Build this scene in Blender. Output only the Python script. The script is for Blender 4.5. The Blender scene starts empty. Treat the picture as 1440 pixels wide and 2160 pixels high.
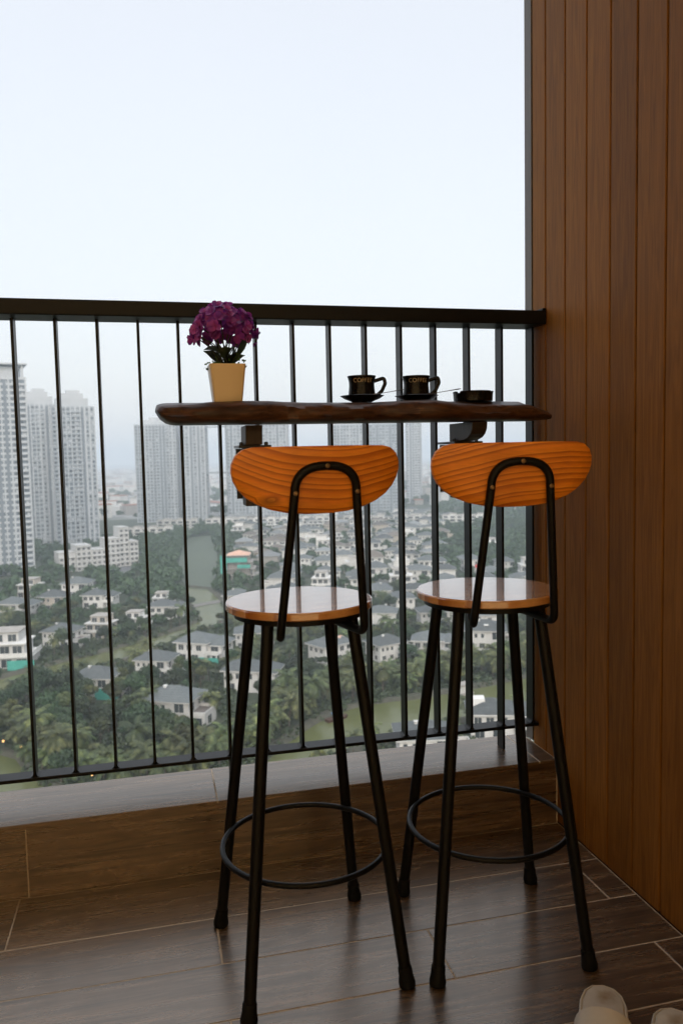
import bpy, bmesh, math, random
import numpy as np
from mathutils import Vector, Matrix, noise as mnoise
random.seed(7)
R = math.radians
SC = bpy.context.scene
COL = SC.collection

# ------------------------------------------------------------------ camera
cam_d = bpy.data.cameras.new("camera")
cam = bpy.data.objects.new("camera", cam_d)
COL.objects.link(cam)
SC.camera = cam
cam_d.sensor_fit = 'VERTICAL'
cam_d.sensor_height = 36.0
cam_d.sensor_width = 24.0
cam_d.lens = 1660.0 / 2160.0 * 36.0
cam_d.clip_start = 0.05
cam_d.clip_end = 20000
_yaw, _pitch, _roll = R(13.4758), R(-4.3229), R(-1.195)
_f = Vector((math.sin(_yaw) * math.cos(_pitch), math.cos(_yaw) * math.cos(_pitch), math.sin(_pitch)))
_r = Vector((math.cos(_yaw), -math.sin(_yaw), 0))
_u = _r.cross(_f)
_r2 = math.cos(_roll) * _r + math.sin(_roll) * _u
_u2 = -math.sin(_roll) * _r + math.cos(_roll) * _u
_m = Matrix((_r2, _u2, -_f)).transposed().to_4x4()
_m.translation = Vector((-1.0521, -2.0159, 1.03))
cam.matrix_world = _m
cam_d.dof.use_dof = True
cam_d.dof.focus_distance = 1.95
cam_d.dof.aperture_fstop = 6.3

# ------------------------------------------------------------------ world, sun, exposure
SUN_EL, SUN_AZ = R(27), R(188)          # azimuth clockwise from +y (north): behind the building
w = bpy.data.worlds.new("World")
SC.world = w
w.use_nodes = True
nt = w.node_tree
nt.nodes.clear()
out = nt.nodes.new('ShaderNodeOutputWorld')
sky = nt.nodes.new('ShaderNodeTexSky')
sky.sky_type = 'NISHITA'
sky.sun_disc = False
sky.sun_elevation = SUN_EL
sky.sun_rotation = SUN_AZ
sky.air_density = 1.2
sky.dust_density = 6.0
sky.ozone_density = 1.0
bg = nt.nodes.new('ShaderNodeBackground')
bg.inputs['Strength'].default_value = 0.05
nt.links.new(sky.outputs[0], bg.inputs[0])
# even overcast cloud deck: brighter overhead than at the horizon, as under any closed cloud cover
tc = nt.nodes.new('ShaderNodeTexCoord')
sep = nt.nodes.new('ShaderNodeSeparateXYZ')
nt.links.new(tc.outputs['Generated'], sep.inputs[0])
ramp = nt.nodes.new('ShaderNodeValToRGB')
nt.links.new(sep.outputs['Z'], ramp.inputs[0])
el = ramp.color_ramp.elements
el[0].position = 0.0
el[0].color = (0.86, 0.885, 0.91, 1)
el[1].position = 1.0
el[1].color = (1.8, 1.87, 1.96, 1)
e = el.new(0.12); e.color = (0.82, 0.845, 0.875, 1)
e = el.new(0.5); e.color = (0.755, 0.775, 0.815, 1)
cl = nt.nodes.new('ShaderNodeTexNoise')
cl.inputs['Scale'].default_value = 1.6
cl.inputs['Detail'].default_value = 3
nt.links.new(tc.outputs['Generated'], cl.inputs['Vector'])
mr = nt.nodes.new('ShaderNodeMapRange')
mr.inputs['To Min'].default_value = 0.96
mr.inputs['To Max'].default_value = 1.04
nt.links.new(cl.outputs['Fac'], mr.inputs['Value'])
bg2 = nt.nodes.new('ShaderNodeBackground')
nt.links.new(ramp.outputs[0], bg2.inputs[0])
nt.links.new(mr.outputs[0], bg2.inputs[1])
add = nt.nodes.new('ShaderNodeAddShader')
nt.links.new(bg.outputs[0], add.inputs[0])
nt.links.new(bg2.outputs[0], add.inputs[1])
nt.links.new(add.outputs[0], out.inputs['Surface'])

sd = bpy.data.lights.new("sun", 'SUN')
sd.energy = 1.5
sd.angle = R(40)
sd.color = (1.0, 0.97, 0.92)
sun = bpy.data.objects.new("sun", sd)
COL.objects.link(sun)
sv = Vector((math.sin(SUN_AZ) * math.cos(SUN_EL), math.cos(SUN_AZ) * math.cos(SUN_EL), math.sin(SUN_EL)))
sun.rotation_euler = sv.to_track_quat('Z', 'Y').to_euler()
sun.location = sv * 50

vs = SC.view_settings
vs.view_transform = 'Standard'
vs.look = 'None'
vs.gamma = 1.0
vs.exposure = 0.0
vs.use_curve_mapping = False
SC.cycles.use_denoising = True
SC.cycles.max_bounces = 8
SC.cycles.diffuse_bounces = 4
SC.cycles.glossy_bounces = 3
SC.cycles.transmission_bounces = 2
SC.cycles.volume_bounces = 3
SC.cycles.caustics_reflective = False
SC.cycles.caustics_refractive = False

# ------------------------------------------------------------------ helpers
def tag(o, label=None, cat=None, group=None, kind=None):
    if label: o['label'] = label
    if cat: o['category'] = cat
    if group: o['group'] = group
    if kind: o['kind'] = kind
    return o

def empty(name, loc=(0, 0, 0), rz=0.0):
    o = bpy.data.objects.new(name, None)
    o.empty_display_size = 0.1
    o.location = loc
    o.rotation_euler = (0, 0, rz)
    COL.objects.link(o)
    return o

def link(name, me, parent=None, loc=None, rz=0.0):
    o = bpy.data.objects.new(name, me)
    COL.objects.link(o)
    if parent is not None: o.parent = parent
    if loc is not None: o.location = loc
    if rz: o.rotation_euler = (0, 0, rz)
    return o

def copy_tree(o, parent=None):
    c = o.copy()
    COL.objects.link(c)
    c.parent = parent
    for ch in o.children:
        copy_tree(ch, c)
    return c

class MB:
    """collects shapes for one mesh"""
    def __init__(s):
        s.v = []; s.f = []; s.m = []
    def add(s, vs_, fs, mi=0):
        b = len(s.v)
        s.v += [tuple(p) for p in vs_]
        s.f += [tuple(i + b for i in q) for q in fs]
        s.m += [mi] * len(fs)
    def box(s, x0, x1, y0, y1, z0, z1, mi=0):
        s.add([(x0, y0, z0), (x1, y0, z0), (x1, y1, z0), (x0, y1, z0), (x0, y0, z1), (x1, y0, z1), (x1, y1, z1), (x0, y1, z1)],
              [(0, 3, 2, 1), (4, 5, 6, 7), (0, 1, 5, 4), (1, 2, 6, 5), (2, 3, 7, 6), (3, 0, 4, 7)], mi)
    def prism(s, poly, z0, z1, mi=0):
        n = len(poly)
        s.add([(x, y, z0) for x, y in poly] + [(x, y, z1) for x, y in poly],
              [tuple(range(n - 1, -1, -1)), tuple(range(n, 2 * n))] + [(i, (i + 1) % n, n + (i + 1) % n, n + i) for i in range(n)], mi)
    def lathe(s, prof, n=32, c=(0, 0, 0), mi=0, cap0=True, cap1=True):
        vs_ = []
        for r_, z in prof:
            for k in range(n):
                a = 2 * math.pi * k / n
                vs_.append((c[0] + r_ * math.cos(a), c[1] + r_ * math.sin(a), c[2] + z))
        fs = []
        for j in range(len(prof) - 1):
            for k in range(n):
                a, b = j * n + k, j * n + (k + 1) % n
                fs.append((a, b, b + n, a + n))
        if cap0: fs.append(tuple(range(n - 1, -1, -1)))
        if cap1: fs.append(tuple(range((len(prof) - 1) * n, len(prof) * n)))
        s.add(vs_, fs, mi)
    def tube(s, path, rad, n=12, closed=False, mi=0, flat=1.0):
        P = [Vector(p) for p in path]
        N = len(P)
        rads = rad if isinstance(rad, (list, tuple)) else [rad] * N
        T = []
        for i in range(N):
            if closed: t = P[(i + 1) % N] - P[i - 1]
            else: t = P[min(i + 1, N - 1)] - P[max(i - 1, 0)]
            T.append(t.normalized())
        ref = Vector((0, 0, 1)) if abs(T[0].z) < 0.9 else Vector((0, 1, 0))
        nrm = (ref - T[0] * ref.dot(T[0])).normalized()
        vs_ = []
        for i in range(N):
            nrm = (nrm - T[i] * nrm.dot(T[i])).normalized()
            bn = T[i].cross(nrm)
            for k in range(n):
                a = 2 * math.pi * k / n
                vs_.append(P[i] + nrm * (rads[i] * math.cos(a) * flat) + bn * (rads[i] * math.sin(a)))
        fs = []
        for i in range(N if closed else N - 1):
            j = (i + 1) % N
            for k in range(n):
                k2 = (k + 1) % n
                fs.append((i * n + k, i * n + k2, j * n + k2, j * n + k))
        if not closed:
            fs.append(tuple(range(n - 1, -1, -1)))
            fs.append(tuple(range((N - 1) * n, N * n)))
        s.add(vs_, fs, mi)
    def mesh(s, name, mats, smooth=False, autosmooth=None):
        me = bpy.data.meshes.new(name)
        me.from_pydata(s.v, [], s.f)
        for mt in (mats if isinstance(mats, (list, tuple)) else [mats]):
            me.materials.append(mt)
        if len(set(s.m)) > 1:
            me.polygons.foreach_set('material_index', s.m)
        bm = bmesh.new(); bm.from_mesh(me)
        bmesh.ops.recalc_face_normals(bm, faces=bm.faces)
        bm.to_mesh(me); bm.free()
        if smooth:
            me.polygons.foreach_set('use_smooth', [True] * len(me.polygons))
            me.set_sharp_from_angle(angle=R(autosmooth if autosmooth else 40))
        me.update()
        return me
    def build(s, name, mats, parent=None, smooth=False, bevel=0.0, seg=2, loc=None, autosmooth=None):
        o = link(name, s.mesh(name, mats, smooth, autosmooth), parent, loc)
        if bevel:
            bv = o.modifiers.new('bevel', 'BEVEL')
            bv.width = bevel; bv.segments = seg; bv.limit_method = 'ANGLE'; bv.angle_limit = R(35)
            bv.harden_normals = False
        return o

def fillet(pts, rad, n=6):
    """rounds the inner corners of a polyline"""
    P = [Vector(p) for p in pts]
    o = [P[0]]
    for i in range(1, len(P) - 1):
        a, b = (P[i - 1] - P[i]), (P[i + 1] - P[i])
        la, lb = a.length, b.length
        a.normalize(); b.normalize()
        ang = a.angle(b)
        d = min(rad / math.tan(ang / 2), la * 0.49, lb * 0.49)
        p0, p1 = P[i] + a * d, P[i] + b * d
        for k in range(n + 1):
            t = k / n
            o.append(p0 * (1 - t) ** 2 + P[i] * 2 * t * (1 - t) + p1 * t * t)
    o.append(P[-1])
    return o

# ------------------------------------------------------------------ materials
def _new(name):
    m = bpy.data.materials.new(name)
    m.use_nodes = True
    b = m.node_tree.nodes['Principled BSDF']
    return m, m.node_tree, b

def ramp_node(t, stops):
    r_ = t.nodes.new('ShaderNodeValToRGB')
    e_ = r_.color_ramp.elements
    while len(e_) < len(stops): e_.new(0.5)
    for k, (p, c) in enumerate(stops):
        e_[k].position = p
        e_[k].color = (c[0], c[1], c[2], 1)
    return r_

def noise_mat(name, stops, scale=5.0, stretch=(1, 1, 1), rough=0.6, rough2=None, bump=0.0, bump_dist=0.002, metal=0.0, coat=0.0, coat_rough=0.1,
              detail=6.0, spec=0.5, coat_ior=1.5, distortion=0.0, per_object=0.0, coords='Object', fine=None, hue_var=0.0, streak=False):
    m, t, b = _new(name)
    tcn = t.nodes.new('ShaderNodeTexCoord')
    mp = t.nodes.new('ShaderNodeMapping')
    mp.inputs['Scale'].default_value = stretch
    t.links.new(tcn.outputs[coords], mp.inputs['Vector'])
    vec = mp.outputs[0]
    oi = None
    if per_object:
        oi = t.nodes.new('ShaderNodeObjectInfo')
        mu = t.nodes.new('ShaderNodeMath'); mu.operation = 'MULTIPLY'; mu.inputs[1].default_value = 37.0
        t.links.new(oi.outputs['Random'], mu.inputs[0])
        va = t.nodes.new('ShaderNodeVectorMath'); va.operation = 'ADD'
        t.links.new(vec, va.inputs[0]); t.links.new(mu.outputs[0], va.inputs[1])
        vec = va.outputs[0]
    nz = t.nodes.new('ShaderNodeTexNoise')
    nz.inputs['Scale'].default_value = scale
    nz.inputs['Detail'].default_value = detail
    nz.inputs['Roughness'].default_value = 0.6
    nz.inputs['Distortion'].default_value = distortion
    t.links.new(vec, nz.inputs['Vector'])
    rp = ramp_node(t, stops)
    t.links.new(nz.outputs['Fac'], rp.inputs[0])
    colo = rp.outputs[0]
    if per_object:
        hv = t.nodes.new('ShaderNodeHueSaturation')
        mr_ = t.nodes.new('ShaderNodeMapRange')
        mr_.inputs['To Min'].default_value = 1 - per_object
        mr_.inputs['To Max'].default_value = 1 + per_object
        t.links.new(oi.outputs['Random'], mr_.inputs['Value'])
        t.links.new(mr_.outputs[0], hv.inputs['Value'])
        if hue_var:
            mh = t.nodes.new('ShaderNodeMapRange'); mh.inputs['To Min'].default_value = 0.5 - hue_var; mh.inputs['To Max'].default_value = 0.5 + hue_var * 0.4
            fr_ = t.nodes.new('ShaderNodeMath'); fr_.operation = 'FRACT'; t.links.new(mu.outputs[0], fr_.inputs[0]); t.links.new(fr_.outputs[0], mh.inputs['Value']); t.links.new(mh.outputs[0], hv.inputs['Hue'])
        t.links.new(colo, hv.inputs['Color'])
        colo = hv.outputs[0]
    if streak:      # thin weathered saw lines and specks printed on the tile
        sm = t.nodes.new('ShaderNodeMapping'); sm.inputs['Scale'].default_value = (0.35, 3.2, 3.2); t.links.new(vec, sm.inputs['Vector'])
        sn = t.nodes.new('ShaderNodeTexNoise'); sn.inputs['Scale'].default_value = 9.0; sn.inputs['Detail'].default_value = 10; sn.inputs['Distortion'].default_value = 0.6
        t.links.new(sm.outputs[0], sn.inputs['Vector'])
        sr = ramp_node(t, [(0.36, (0.30, 0.27, 0.25)), (0.46, (0.85, 0.84, 0.83)), (0.6, (1.12, 1.12, 1.12)), (0.72, (1.35, 1.34, 1.32))]); t.links.new(sn.outputs['Fac'], sr.inputs[0])
        sx_ = t.nodes.new('ShaderNodeMix'); sx_.data_type = 'RGBA'; sx_.blend_type = 'MULTIPLY'; sx_.inputs['Factor'].default_value = 1.0
        t.links.new(colo, sx_.inputs['A']); t.links.new(sr.outputs[0], sx_.inputs['B']); colo = sx_.outputs['Result']
    t.links.new(colo, b.inputs['Base Color'])
    if rough2 is not None:
        mr2 = t.nodes.new('ShaderNodeMapRange')
        mr2.inputs['To Min'].default_value = rough
        mr2.inputs['To Max'].default_value = rough2
        t.links.new(nz.outputs['Fac'], mr2.inputs['Value'])
        t.links.new(mr2.outputs[0], b.inputs['Roughness'])
    else:
        b.inputs['Roughness'].default_value = rough
    b.inputs['Metallic'].default_value = metal
    b.inputs['Specular IOR Level'].default_value = spec
    b.inputs['Coat Weight'].default_value = coat
    b.inputs['Coat Roughness'].default_value = coat_rough
    b.inputs['Coat IOR'].default_value = coat_ior
    if bump:
        bp_ = t.nodes.new('ShaderNodeBump')
        bp_.inputs['Strength'].default_value = bump
        bp_.inputs['Distance'].default_value = bump_dist
        src = nz.outputs['Fac']
        if fine:
            n2 = t.nodes.new('ShaderNodeTexNoise')
            n2.inputs['Scale'].default_value = fine
            n2.inputs['Detail'].default_value = 3
            t.links.new(vec, n2.inputs['Vector'])
            src = n2.outputs['Fac']
        t.links.new(src, bp_.inputs['Height'])
        t.links.new(bp_.outputs[0], b.inputs['Normal'])
    return m

def flat_mat(name, c, rough=0.5, metal=0.0, coat=0.0, spec=0.5):
    v = lambda k: tuple(x * k for x in c)
    return noise_mat(name, [(0.3, v(0.88)), (0.7, v(1.1))], scale=6, rough=rough, metal=metal, coat=coat, spec=spec)

def wood_ring_mat(name, dark, mid, light, freq, bend, tilt, rough, coat, coat_rough, bump=0.15, axis='Z', wob=0.006, coat_ior=1.5, knot=None):
    """sawn softwood: growth-ring bands running along X, slightly bent and uneven"""
    m, t, b = _new(name)
    tcn = t.nodes.new('ShaderNodeTexCoord')
    sp = t.nodes.new('ShaderNodeSeparateXYZ')
    t.links.new(tcn.outputs['Object'], sp.inputs[0])
    def mth(op, a, bb):
        n_ = t.nodes.new('ShaderNodeMath'); n_.operation = op
        for k, x in enumerate((a, bb)):
            if isinstance(x, (int, float)): n_.inputs[k].default_value = x
            else: t.links.new(x, n_.inputs[k])
        return n_.outputs[0]
    X = sp.outputs['X']
    V = sp.outputs[axis]
    nz = t.nodes.new('ShaderNodeTexNoise')
    nz.inputs['Scale'].default_value = 1.0
    nz.inputs['Detail'].default_value = 2.0
    mp = t.nodes.new('ShaderNodeMapping')
    mp.inputs['Scale'].default_value = (7, 7, 7)
    t.links.new(tcn.outputs['Object'], mp.inputs['Vector'])
    t.links.new(mp.outputs[0], nz.inputs['Vector'])
    x2 = mth('MULTIPLY', mth('MULTIPLY', X, X), bend)
    c = mth('SUBTRACT', V, x2)
    c = mth('SUBTRACT', c, mth('MULTIPLY', X, tilt))
    c = mth('ADD', c, mth('MULTIPLY', mth('SUBTRACT', nz.outputs['Fac'], 0.5), wob))
    kf = None
    if knot:        # rings swerve round a dark knot
        dx = mth('SUBTRACT', X, knot[0]); dz = mth('SUBTRACT', V, knot[1])
        dd = mth('SQRT', mth('ADD', mth('MULTIPLY', mth('MULTIPLY', dx, dx), 0.22), mth('MULTIPLY', dz, dz)), 0.0)
        kr = t.nodes.new('ShaderNodeMapRange'); kr.interpolation_type = 'SMOOTHSTEP'
        kr.inputs['From Min'].default_value = 0.0; kr.inputs['From Max'].default_value = 0.014; kr.inputs['To Min'].default_value = 1.0; kr.inputs['To Max'].default_value = 0.0
        t.links.new(dd, kr.inputs['Value']); kf = kr.outputs[0]
        c = mth('ADD', c, mth('MULTIPLY', kf, 0.018))
    ph = mth('MULTIPLY', c, freq)
    # uneven ring spacing
    n2 = t.nodes.new('ShaderNodeTexNoise'); n2.noise_dimensions = '1D'
    n2.inputs['Scale'].default_value = 0.35
    t.links.new(ph, n2.inputs['W'])
    ph = mth('ADD', ph, mth('MULTIPLY', n2.outputs['Fac'], 2.2))
    fr = mth('FRACT', ph, 0.0)
    rp = ramp_node(t, [(0.0, light), (0.45, mid), (0.82, dark), (0.93, dark), (1.0, light)])
    t.links.new(fr, rp.inputs[0])
    # fine pores
    pz = t.nodes.new('ShaderNodeTexNoise')
    pz.inputs['Scale'].default_value = 60
    pm = t.nodes.new('ShaderNodeMapping')
    pm.inputs['Scale'].default_value = (0.6, 6, 6)
    t.links.new(tcn.outputs['Object'], pm.inputs['Vector'])
    t.links.new(pm.outputs[0], pz.inputs['Vector'])
    mx = t.nodes.new('ShaderNodeMix'); mx.data_type = 'RGBA'; mx.blend_type = 'MULTIPLY'
    mx.inputs['Factor'].default_value = 0.25
    t.links.new(rp.outputs[0], mx.inputs['A'])
    pr = ramp_node(t, [(0.3, (0.6, 0.55, 0.5)), (0.7, (1.15, 1.15, 1.15))])
    t.links.new(pz.outputs['Fac'], pr.inputs[0])
    t.links.new(pr.outputs[0], mx.inputs['B'])
    res_ = mx.outputs['Result']
    if kf is not None:
        mk_ = t.nodes.new('ShaderNodeMix'); mk_.data_type = 'RGBA'
        t.links.new(mth('MULTIPLY', kf, 0.75), mk_.inputs['Factor']); t.links.new(res_, mk_.inputs['A']); mk_.inputs['B'].default_value = (0.30, 0.115, 0.012, 1)
        res_ = mk_.outputs['Result']
    # slow colour drift between heart and sap wood
    dr = t.nodes.new('ShaderNodeTexNoise'); dr.inputs['Scale'].default_value = 9.0; dr.inputs['Detail'].default_value = 2
    t.links.new(tcn.outputs['Object'], dr.inputs['Vector'])
    dp = ramp_node(t, [(0.3, (0.80, 0.76, 0.72)), (0.7, (1.12, 1.14, 1.2))]); t.links.new(dr.outputs['Fac'], dp.inputs[0])
    md_ = t.nodes.new('ShaderNodeMix'); md_.data_type = 'RGBA'; md_.blend_type = 'MULTIPLY'; md_.inputs['Factor'].default_value = 1.0
    t.links.new(res_, md_.inputs['A']); t.links.new(dp.outputs[0], md_.inputs['B'])
    t.links.new(md_.outputs['Result'], b.inputs['Base Color'])
    b.inputs['Roughness'].default_value = rough
    b.inputs['Coat Weight'].default_value = coat
    b.inputs['Coat Roughness'].default_value = coat_rough
    b.inputs['Coat IOR'].default_value = coat_ior
    if bump:
        bp_ = t.nodes.new('ShaderNodeBump')
        bp_.inputs['Strength'].default_value = bump
        bp_.inputs['Distance'].default_value = 0.001
        t.links.new(rp.outputs[0], bp_.inputs['Height'])
        t.links.new(bp_.outputs[0], b.inputs['Normal'])
    return m

M = {}
M['black_metal'] = noise_mat('black_powder_coat', [(0.3, (0.0035, 0.0033, 0.0032)), (0.7, (0.006, 0.0055, 0.0052))], scale=40, rough=0.34, rough2=0.44, spec=0.2, bump=0.05, bump_dist=0.0005, fine=600)
M['stool_metal'] = noise_mat('black_stool_paint', [(0.3, (0.0035, 0.0032, 0.0030)), (0.7, (0.006, 0.0055, 0.005))], scale=30, rough=0.36, rough2=0.48, spec=0.18)
M['rubber'] = noise_mat('black_rubber', [(0.3, (0.0035, 0.0035, 0.0035)), (0.7, (0.006, 0.006, 0.006))], scale=60, rough=0.6, spec=0.15)
M['tile'] = noise_mat('wood_look_tile', [(0.30, (0.016, 0.008, 0.004)), (0.40, (0.062, 0.036, 0.019)), (0.52, (0.110, 0.069, 0.039)), (0.68, (0.175, 0.116, 0.072))],
                      scale=4.5, stretch=(0.7, 6.0, 6.0), rough=0.34, rough2=0.22, bump=0.2, bump_dist=0.0012, detail=12, distortion=1.8, per_object=0.16, spec=0.5, streak=True)
_tb = M['tile'].node_tree.nodes['Principled BSDF']
_tb.inputs['IOR'].default_value = 2.3
_tb.inputs['Specular Tint'].default_value = (1.0, 0.89, 0.77, 1)
M['grout'] = noise_mat('sand_grout', [(0.3, (0.40, 0.32, 0.23)), (0.7, (0.55, 0.45, 0.34))], scale=60, rough=0.9)
M['plank'] = noise_mat('brown_wood_grain_cladding', [(0.25, (0.155, 0.060, 0.010)), (0.5, (0.235, 0.096, 0.018)), (0.75, (0.31, 0.135, 0.028))],
                       scale=9.0, stretch=(7.0, 7.0, 0.38), rough=0.5, rough2=0.62, spec=0.12, bump=0.25, bump_dist=0.0008, detail=10, distortion=2.0, per_object=0.15)
M['groove'] = noise_mat('dark_groove', [(0.3, (0.045, 0.016, 0.006)), (0.7, (0.07, 0.026, 0.010))], scale=20, rough=0.8)
M['trim_metal'] = noise_mat('grey_brown_edge_trim', [(0.3, (0.10, 0.085, 0.075)), (0.7, (0.14, 0.12, 0.105))], scale=14, stretch=(6, 6, 0.3), rough=0.5)
M['ceiling'] = noise_mat('white_ceiling_paint', [(0.3, (0.62, 0.58, 0.52)), (0.7, (0.70, 0.66, 0.60))], scale=3, rough=0.8)
M['slab'] = noise_mat('dark_walnut_slab', [(0.25, (0.018, 0.008, 0.004)), (0.45, (0.052, 0.022, 0.010)), (0.62, (0.10, 0.042, 0.018)), (0.8, (0.16, 0.075, 0.035))],
                      scale=6, stretch=(1.2, 5, 7), rough=0.38, coat=0.0, coat_rough=0.25, spec=0.3, detail=7, distortion=2.2, bump=0.35, bump_dist=0.002)
M['bracket'] = noise_mat('dark_brown_bracket_wood', [(0.3, (0.028, 0.018, 0.012)), (0.7, (0.055, 0.037, 0.025))], scale=12, stretch=(5, 5, 1), rough=0.5)
M['steel'] = flat_mat('dark_steel', (0.05, 0.05, 0.052), rough=0.35, metal=0.8)
M['screw'] = flat_mat('brass_screw', (0.22, 0.14, 0.07), rough=0.35, metal=0.9)
M['ceramic'] = noise_mat('black_glazed_ceramic', [(0.3, (0.005, 0.0045, 0.0045)), (0.7, (0.008, 0.0075, 0.007))], scale=15, rough=0.2, spec=0.22)
M['print'] = flat_mat('pale_gold_print', (0.62, 0.47, 0.30), rough=0.45)
M['spoon'] = flat_mat('brushed_spoon_steel', (0.30, 0.25, 0.20), rough=0.25, metal=1.0)
M['pot'] = noise_mat('warm_lit_cream_pot', [(0.3, (0.76, 0.58, 0.33)), (0.7, (0.82, 0.64, 0.38))], scale=3, rough=0.3)  # cream glaze; the tan is warm lamplight mixed into the base colour
M['soil'] = flat_mat('dark_moss', (0.03, 0.035, 0.015), rough=0.9)
M['slipper'] = noise_mat('cream_slipper_cloth', [(0.3, (0.50, 0.45, 0.38)), (0.7, (0.62, 0.57, 0.49))], scale=14, rough=0.9, bump=0.2, bump_dist=0.001, fine=300)
M['insole'] = noise_mat('worn_cream_insole', [(0.3, (0.50, 0.45, 0.38)), (0.7, (0.62, 0.57, 0.49))], scale=14, rough=0.9, bump=0.25, bump_dist=0.001, fine=300)
def _stain():
    t = M['insole'].node_tree; b = t.nodes['Principled BSDF']; src = b.inputs['Base Color'].links[0].from_socket
    tcn = t.nodes.new('ShaderNodeTexCoord'); d_ = t.nodes.new('ShaderNodeVectorMath'); d_.operation = 'DISTANCE'
    nz = t.nodes.new('ShaderNodeTexNoise'); nz.inputs['Scale'].default_value = 45
    t.links.new(tcn.outputs['Object'], d_.inputs[0]); d_.inputs[1].default_value = (0.042, 0.004, 0.022)
    t.links.new(tcn.outputs['Object'], nz.inputs['Vector'])
    ad = t.nodes.new('ShaderNodeMath'); ad.operation = 'MULTIPLY_ADD'; ad.inputs[1].default_value = 0.03
    t.links.new(nz.outputs['Fac'], ad.inputs[0]); t.links.new(d_.outputs['Value'], ad.inputs[2])
    rp = ramp_node(t, [(0.016, (0.75, 0.75, 0.75)), (0.038, (0, 0, 0))]); t.links.new(ad.outputs[0], rp.inputs[0])
    mx = t.nodes.new('ShaderNodeMix'); mx.data_type = 'RGBA'
    t.links.new(rp.outputs[0], mx.inputs['Factor']); t.links.new(src, mx.inputs['A']); mx.inputs['B'].default_value = (0.26, 0.17, 0.075, 1)
    t.links.new(mx.outputs['Result'], b.inputs['Base Color'])
_stain()
OR_D, OR_M, OR_L = (0.56, 0.135, 0.004), (0.85, 0.255, 0.011), (0.93, 0.335, 0.022)
M['back_a'] = wood_ring_mat('orange_pine_smile_grain', OR_D, OR_M, OR_L, 84, 1.5, -0.03, 0.5, 0.12, 0.3, bump=0.0, wob=0.016, knot=(-0.098, 0.949))
M['back_b'] = wood_ring_mat('orange_pine_slant_grain', OR_D, OR_M, OR_L, 92, -0.5, 0.13, 0.5, 0.12, 0.3, bump=0.0, wob=0.016)
M['seat'] = wood_ring_mat('varnished_pine_seat', (0.42, 0.15, 0.035), (0.60, 0.27, 0.08), (0.68, 0.34, 0.12), 28, 0.2, 0.1, 0.25, 1.0, 0.03, bump=0.0, axis='Y', coat_ior=1.85)

def leaf_mat(name, stops, scale, rough=0.55, rand=0.2, trans=0.15, hue_var=0.0):
    m = noise_mat(name, stops, scale=scale, rough=rough, per_object=rand, detail=3, coords='Object', hue_var=hue_var)
    t = m.node_tree
    b = t.nodes['Principled BSDF']
    src = b.inputs['Base Color'].links[0].from_socket
    tr = t.nodes.new('ShaderNodeBsdfTranslucent')
    t.links.new(src, tr.inputs['Color'])
    mix = t.nodes.new('ShaderNodeMixShader')
    mix.inputs[0].default_value = trans
    t.links.new(b.outputs[0], mix.inputs[1]); t.links.new(tr.outputs[0], mix.inputs[2])
    t.links.new(mix.outputs[0], t.nodes['Material Output'].inputs['Surface'])
    return m
M['petal'] = leaf_mat('purple_petal', [(0.25, (0.12, 0.024, 0.25)), (0.45, (0.24, 0.034, 0.31)), (0.6, (0.40, 0.060, 0.31)), (0.8, (0.48, 0.16, 0.55))], 26, rand=0.15, trans=0.3)
M['plant_leaf'] = leaf_mat('dark_plant_leaf', [(0.3, (0.018, 0.030, 0.016)), (0.7, (0.04, 0.065, 0.03))], 30, trans=0.12)
M['moss_leaf'] = leaf_mat('fresh_green_leaf', [(0.3, (0.06, 0.12, 0.02)), (0.7, (0.12, 0.22, 0.04))], 60, trans=0.3)
M['stem'] = flat_mat('plant_stem', (0.05, 0.055, 0.025), rough=0.6)
# ================================================================== BALCONY
# ---- floor: porcelain planks in half-bond rows, 0.165 m deep, 0.875 m long, bedded in grout
XW, XL, YB = 0.0, -4.2, -3.0
fl = MB(); fl.box(XL, XW - 0.001, YB, -0.1086, -0.20, -0.0007)
floor = tag(fl.build('balcony_floor', M['grout']), 'wood-look tiled balcony floor in half-bond rows', kind='structure')

_cache = {}
def bev_box(name, sx, sy, sz, mat_, bw):
    key = (name, round(sx, 4), round(sy, 4), round(sz, 4))
    if key in _cache: return _cache[key]
    bm = bmesh.new()
    bmesh.ops.create_cube(bm, size=1.0)
    for v in bm.verts:
        v.co = Vector((v.co.x * sx, v.co.y * sy, v.co.z * sz))
    bmesh.ops.bevel(bm, geom=list(bm.edges), offset=bw, segments=1, affect='EDGES', profile=0.5)
    me = bpy.data.meshes.new(name); bm.to_mesh(me); bm.free()
    me.materials.append(mat_)
    _cache[key] = me
    return me

ROW = 0.165
GAP = 0.0026
TL = 0.878
row0 = -0.1436
edges_y = [-0.1091] + [-0.1436 - ROW * k for k in range(1, 18)]
offs = [-0.512, -0.072]
for k in range(len(edges_y) - 1):
    y1, y0 = edges_y[k], edges_y[k + 1]
    if y0 < YB: break
    xo = offs[k % 2]
    xs = [XW - 0.002]
    x = xo
    while x > XL:
        xs.append(x); x -= TL
    xs.append(XL)
    for a, b_ in zip(xs[:-1], xs[1:]):
        sx, sy = a - b_ - GAP, y1 - y0 - GAP
        if sx < 0.02 or sy < 0.01: continue
        o = link('tile', bev_box('tile', sx, sy, 0.012, M['tile'], 0.0012), floor, ((a + b_) / 2, (y1 + y0) / 2, -0.006 + random.uniform(-0.0004, 0.0004)))

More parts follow.
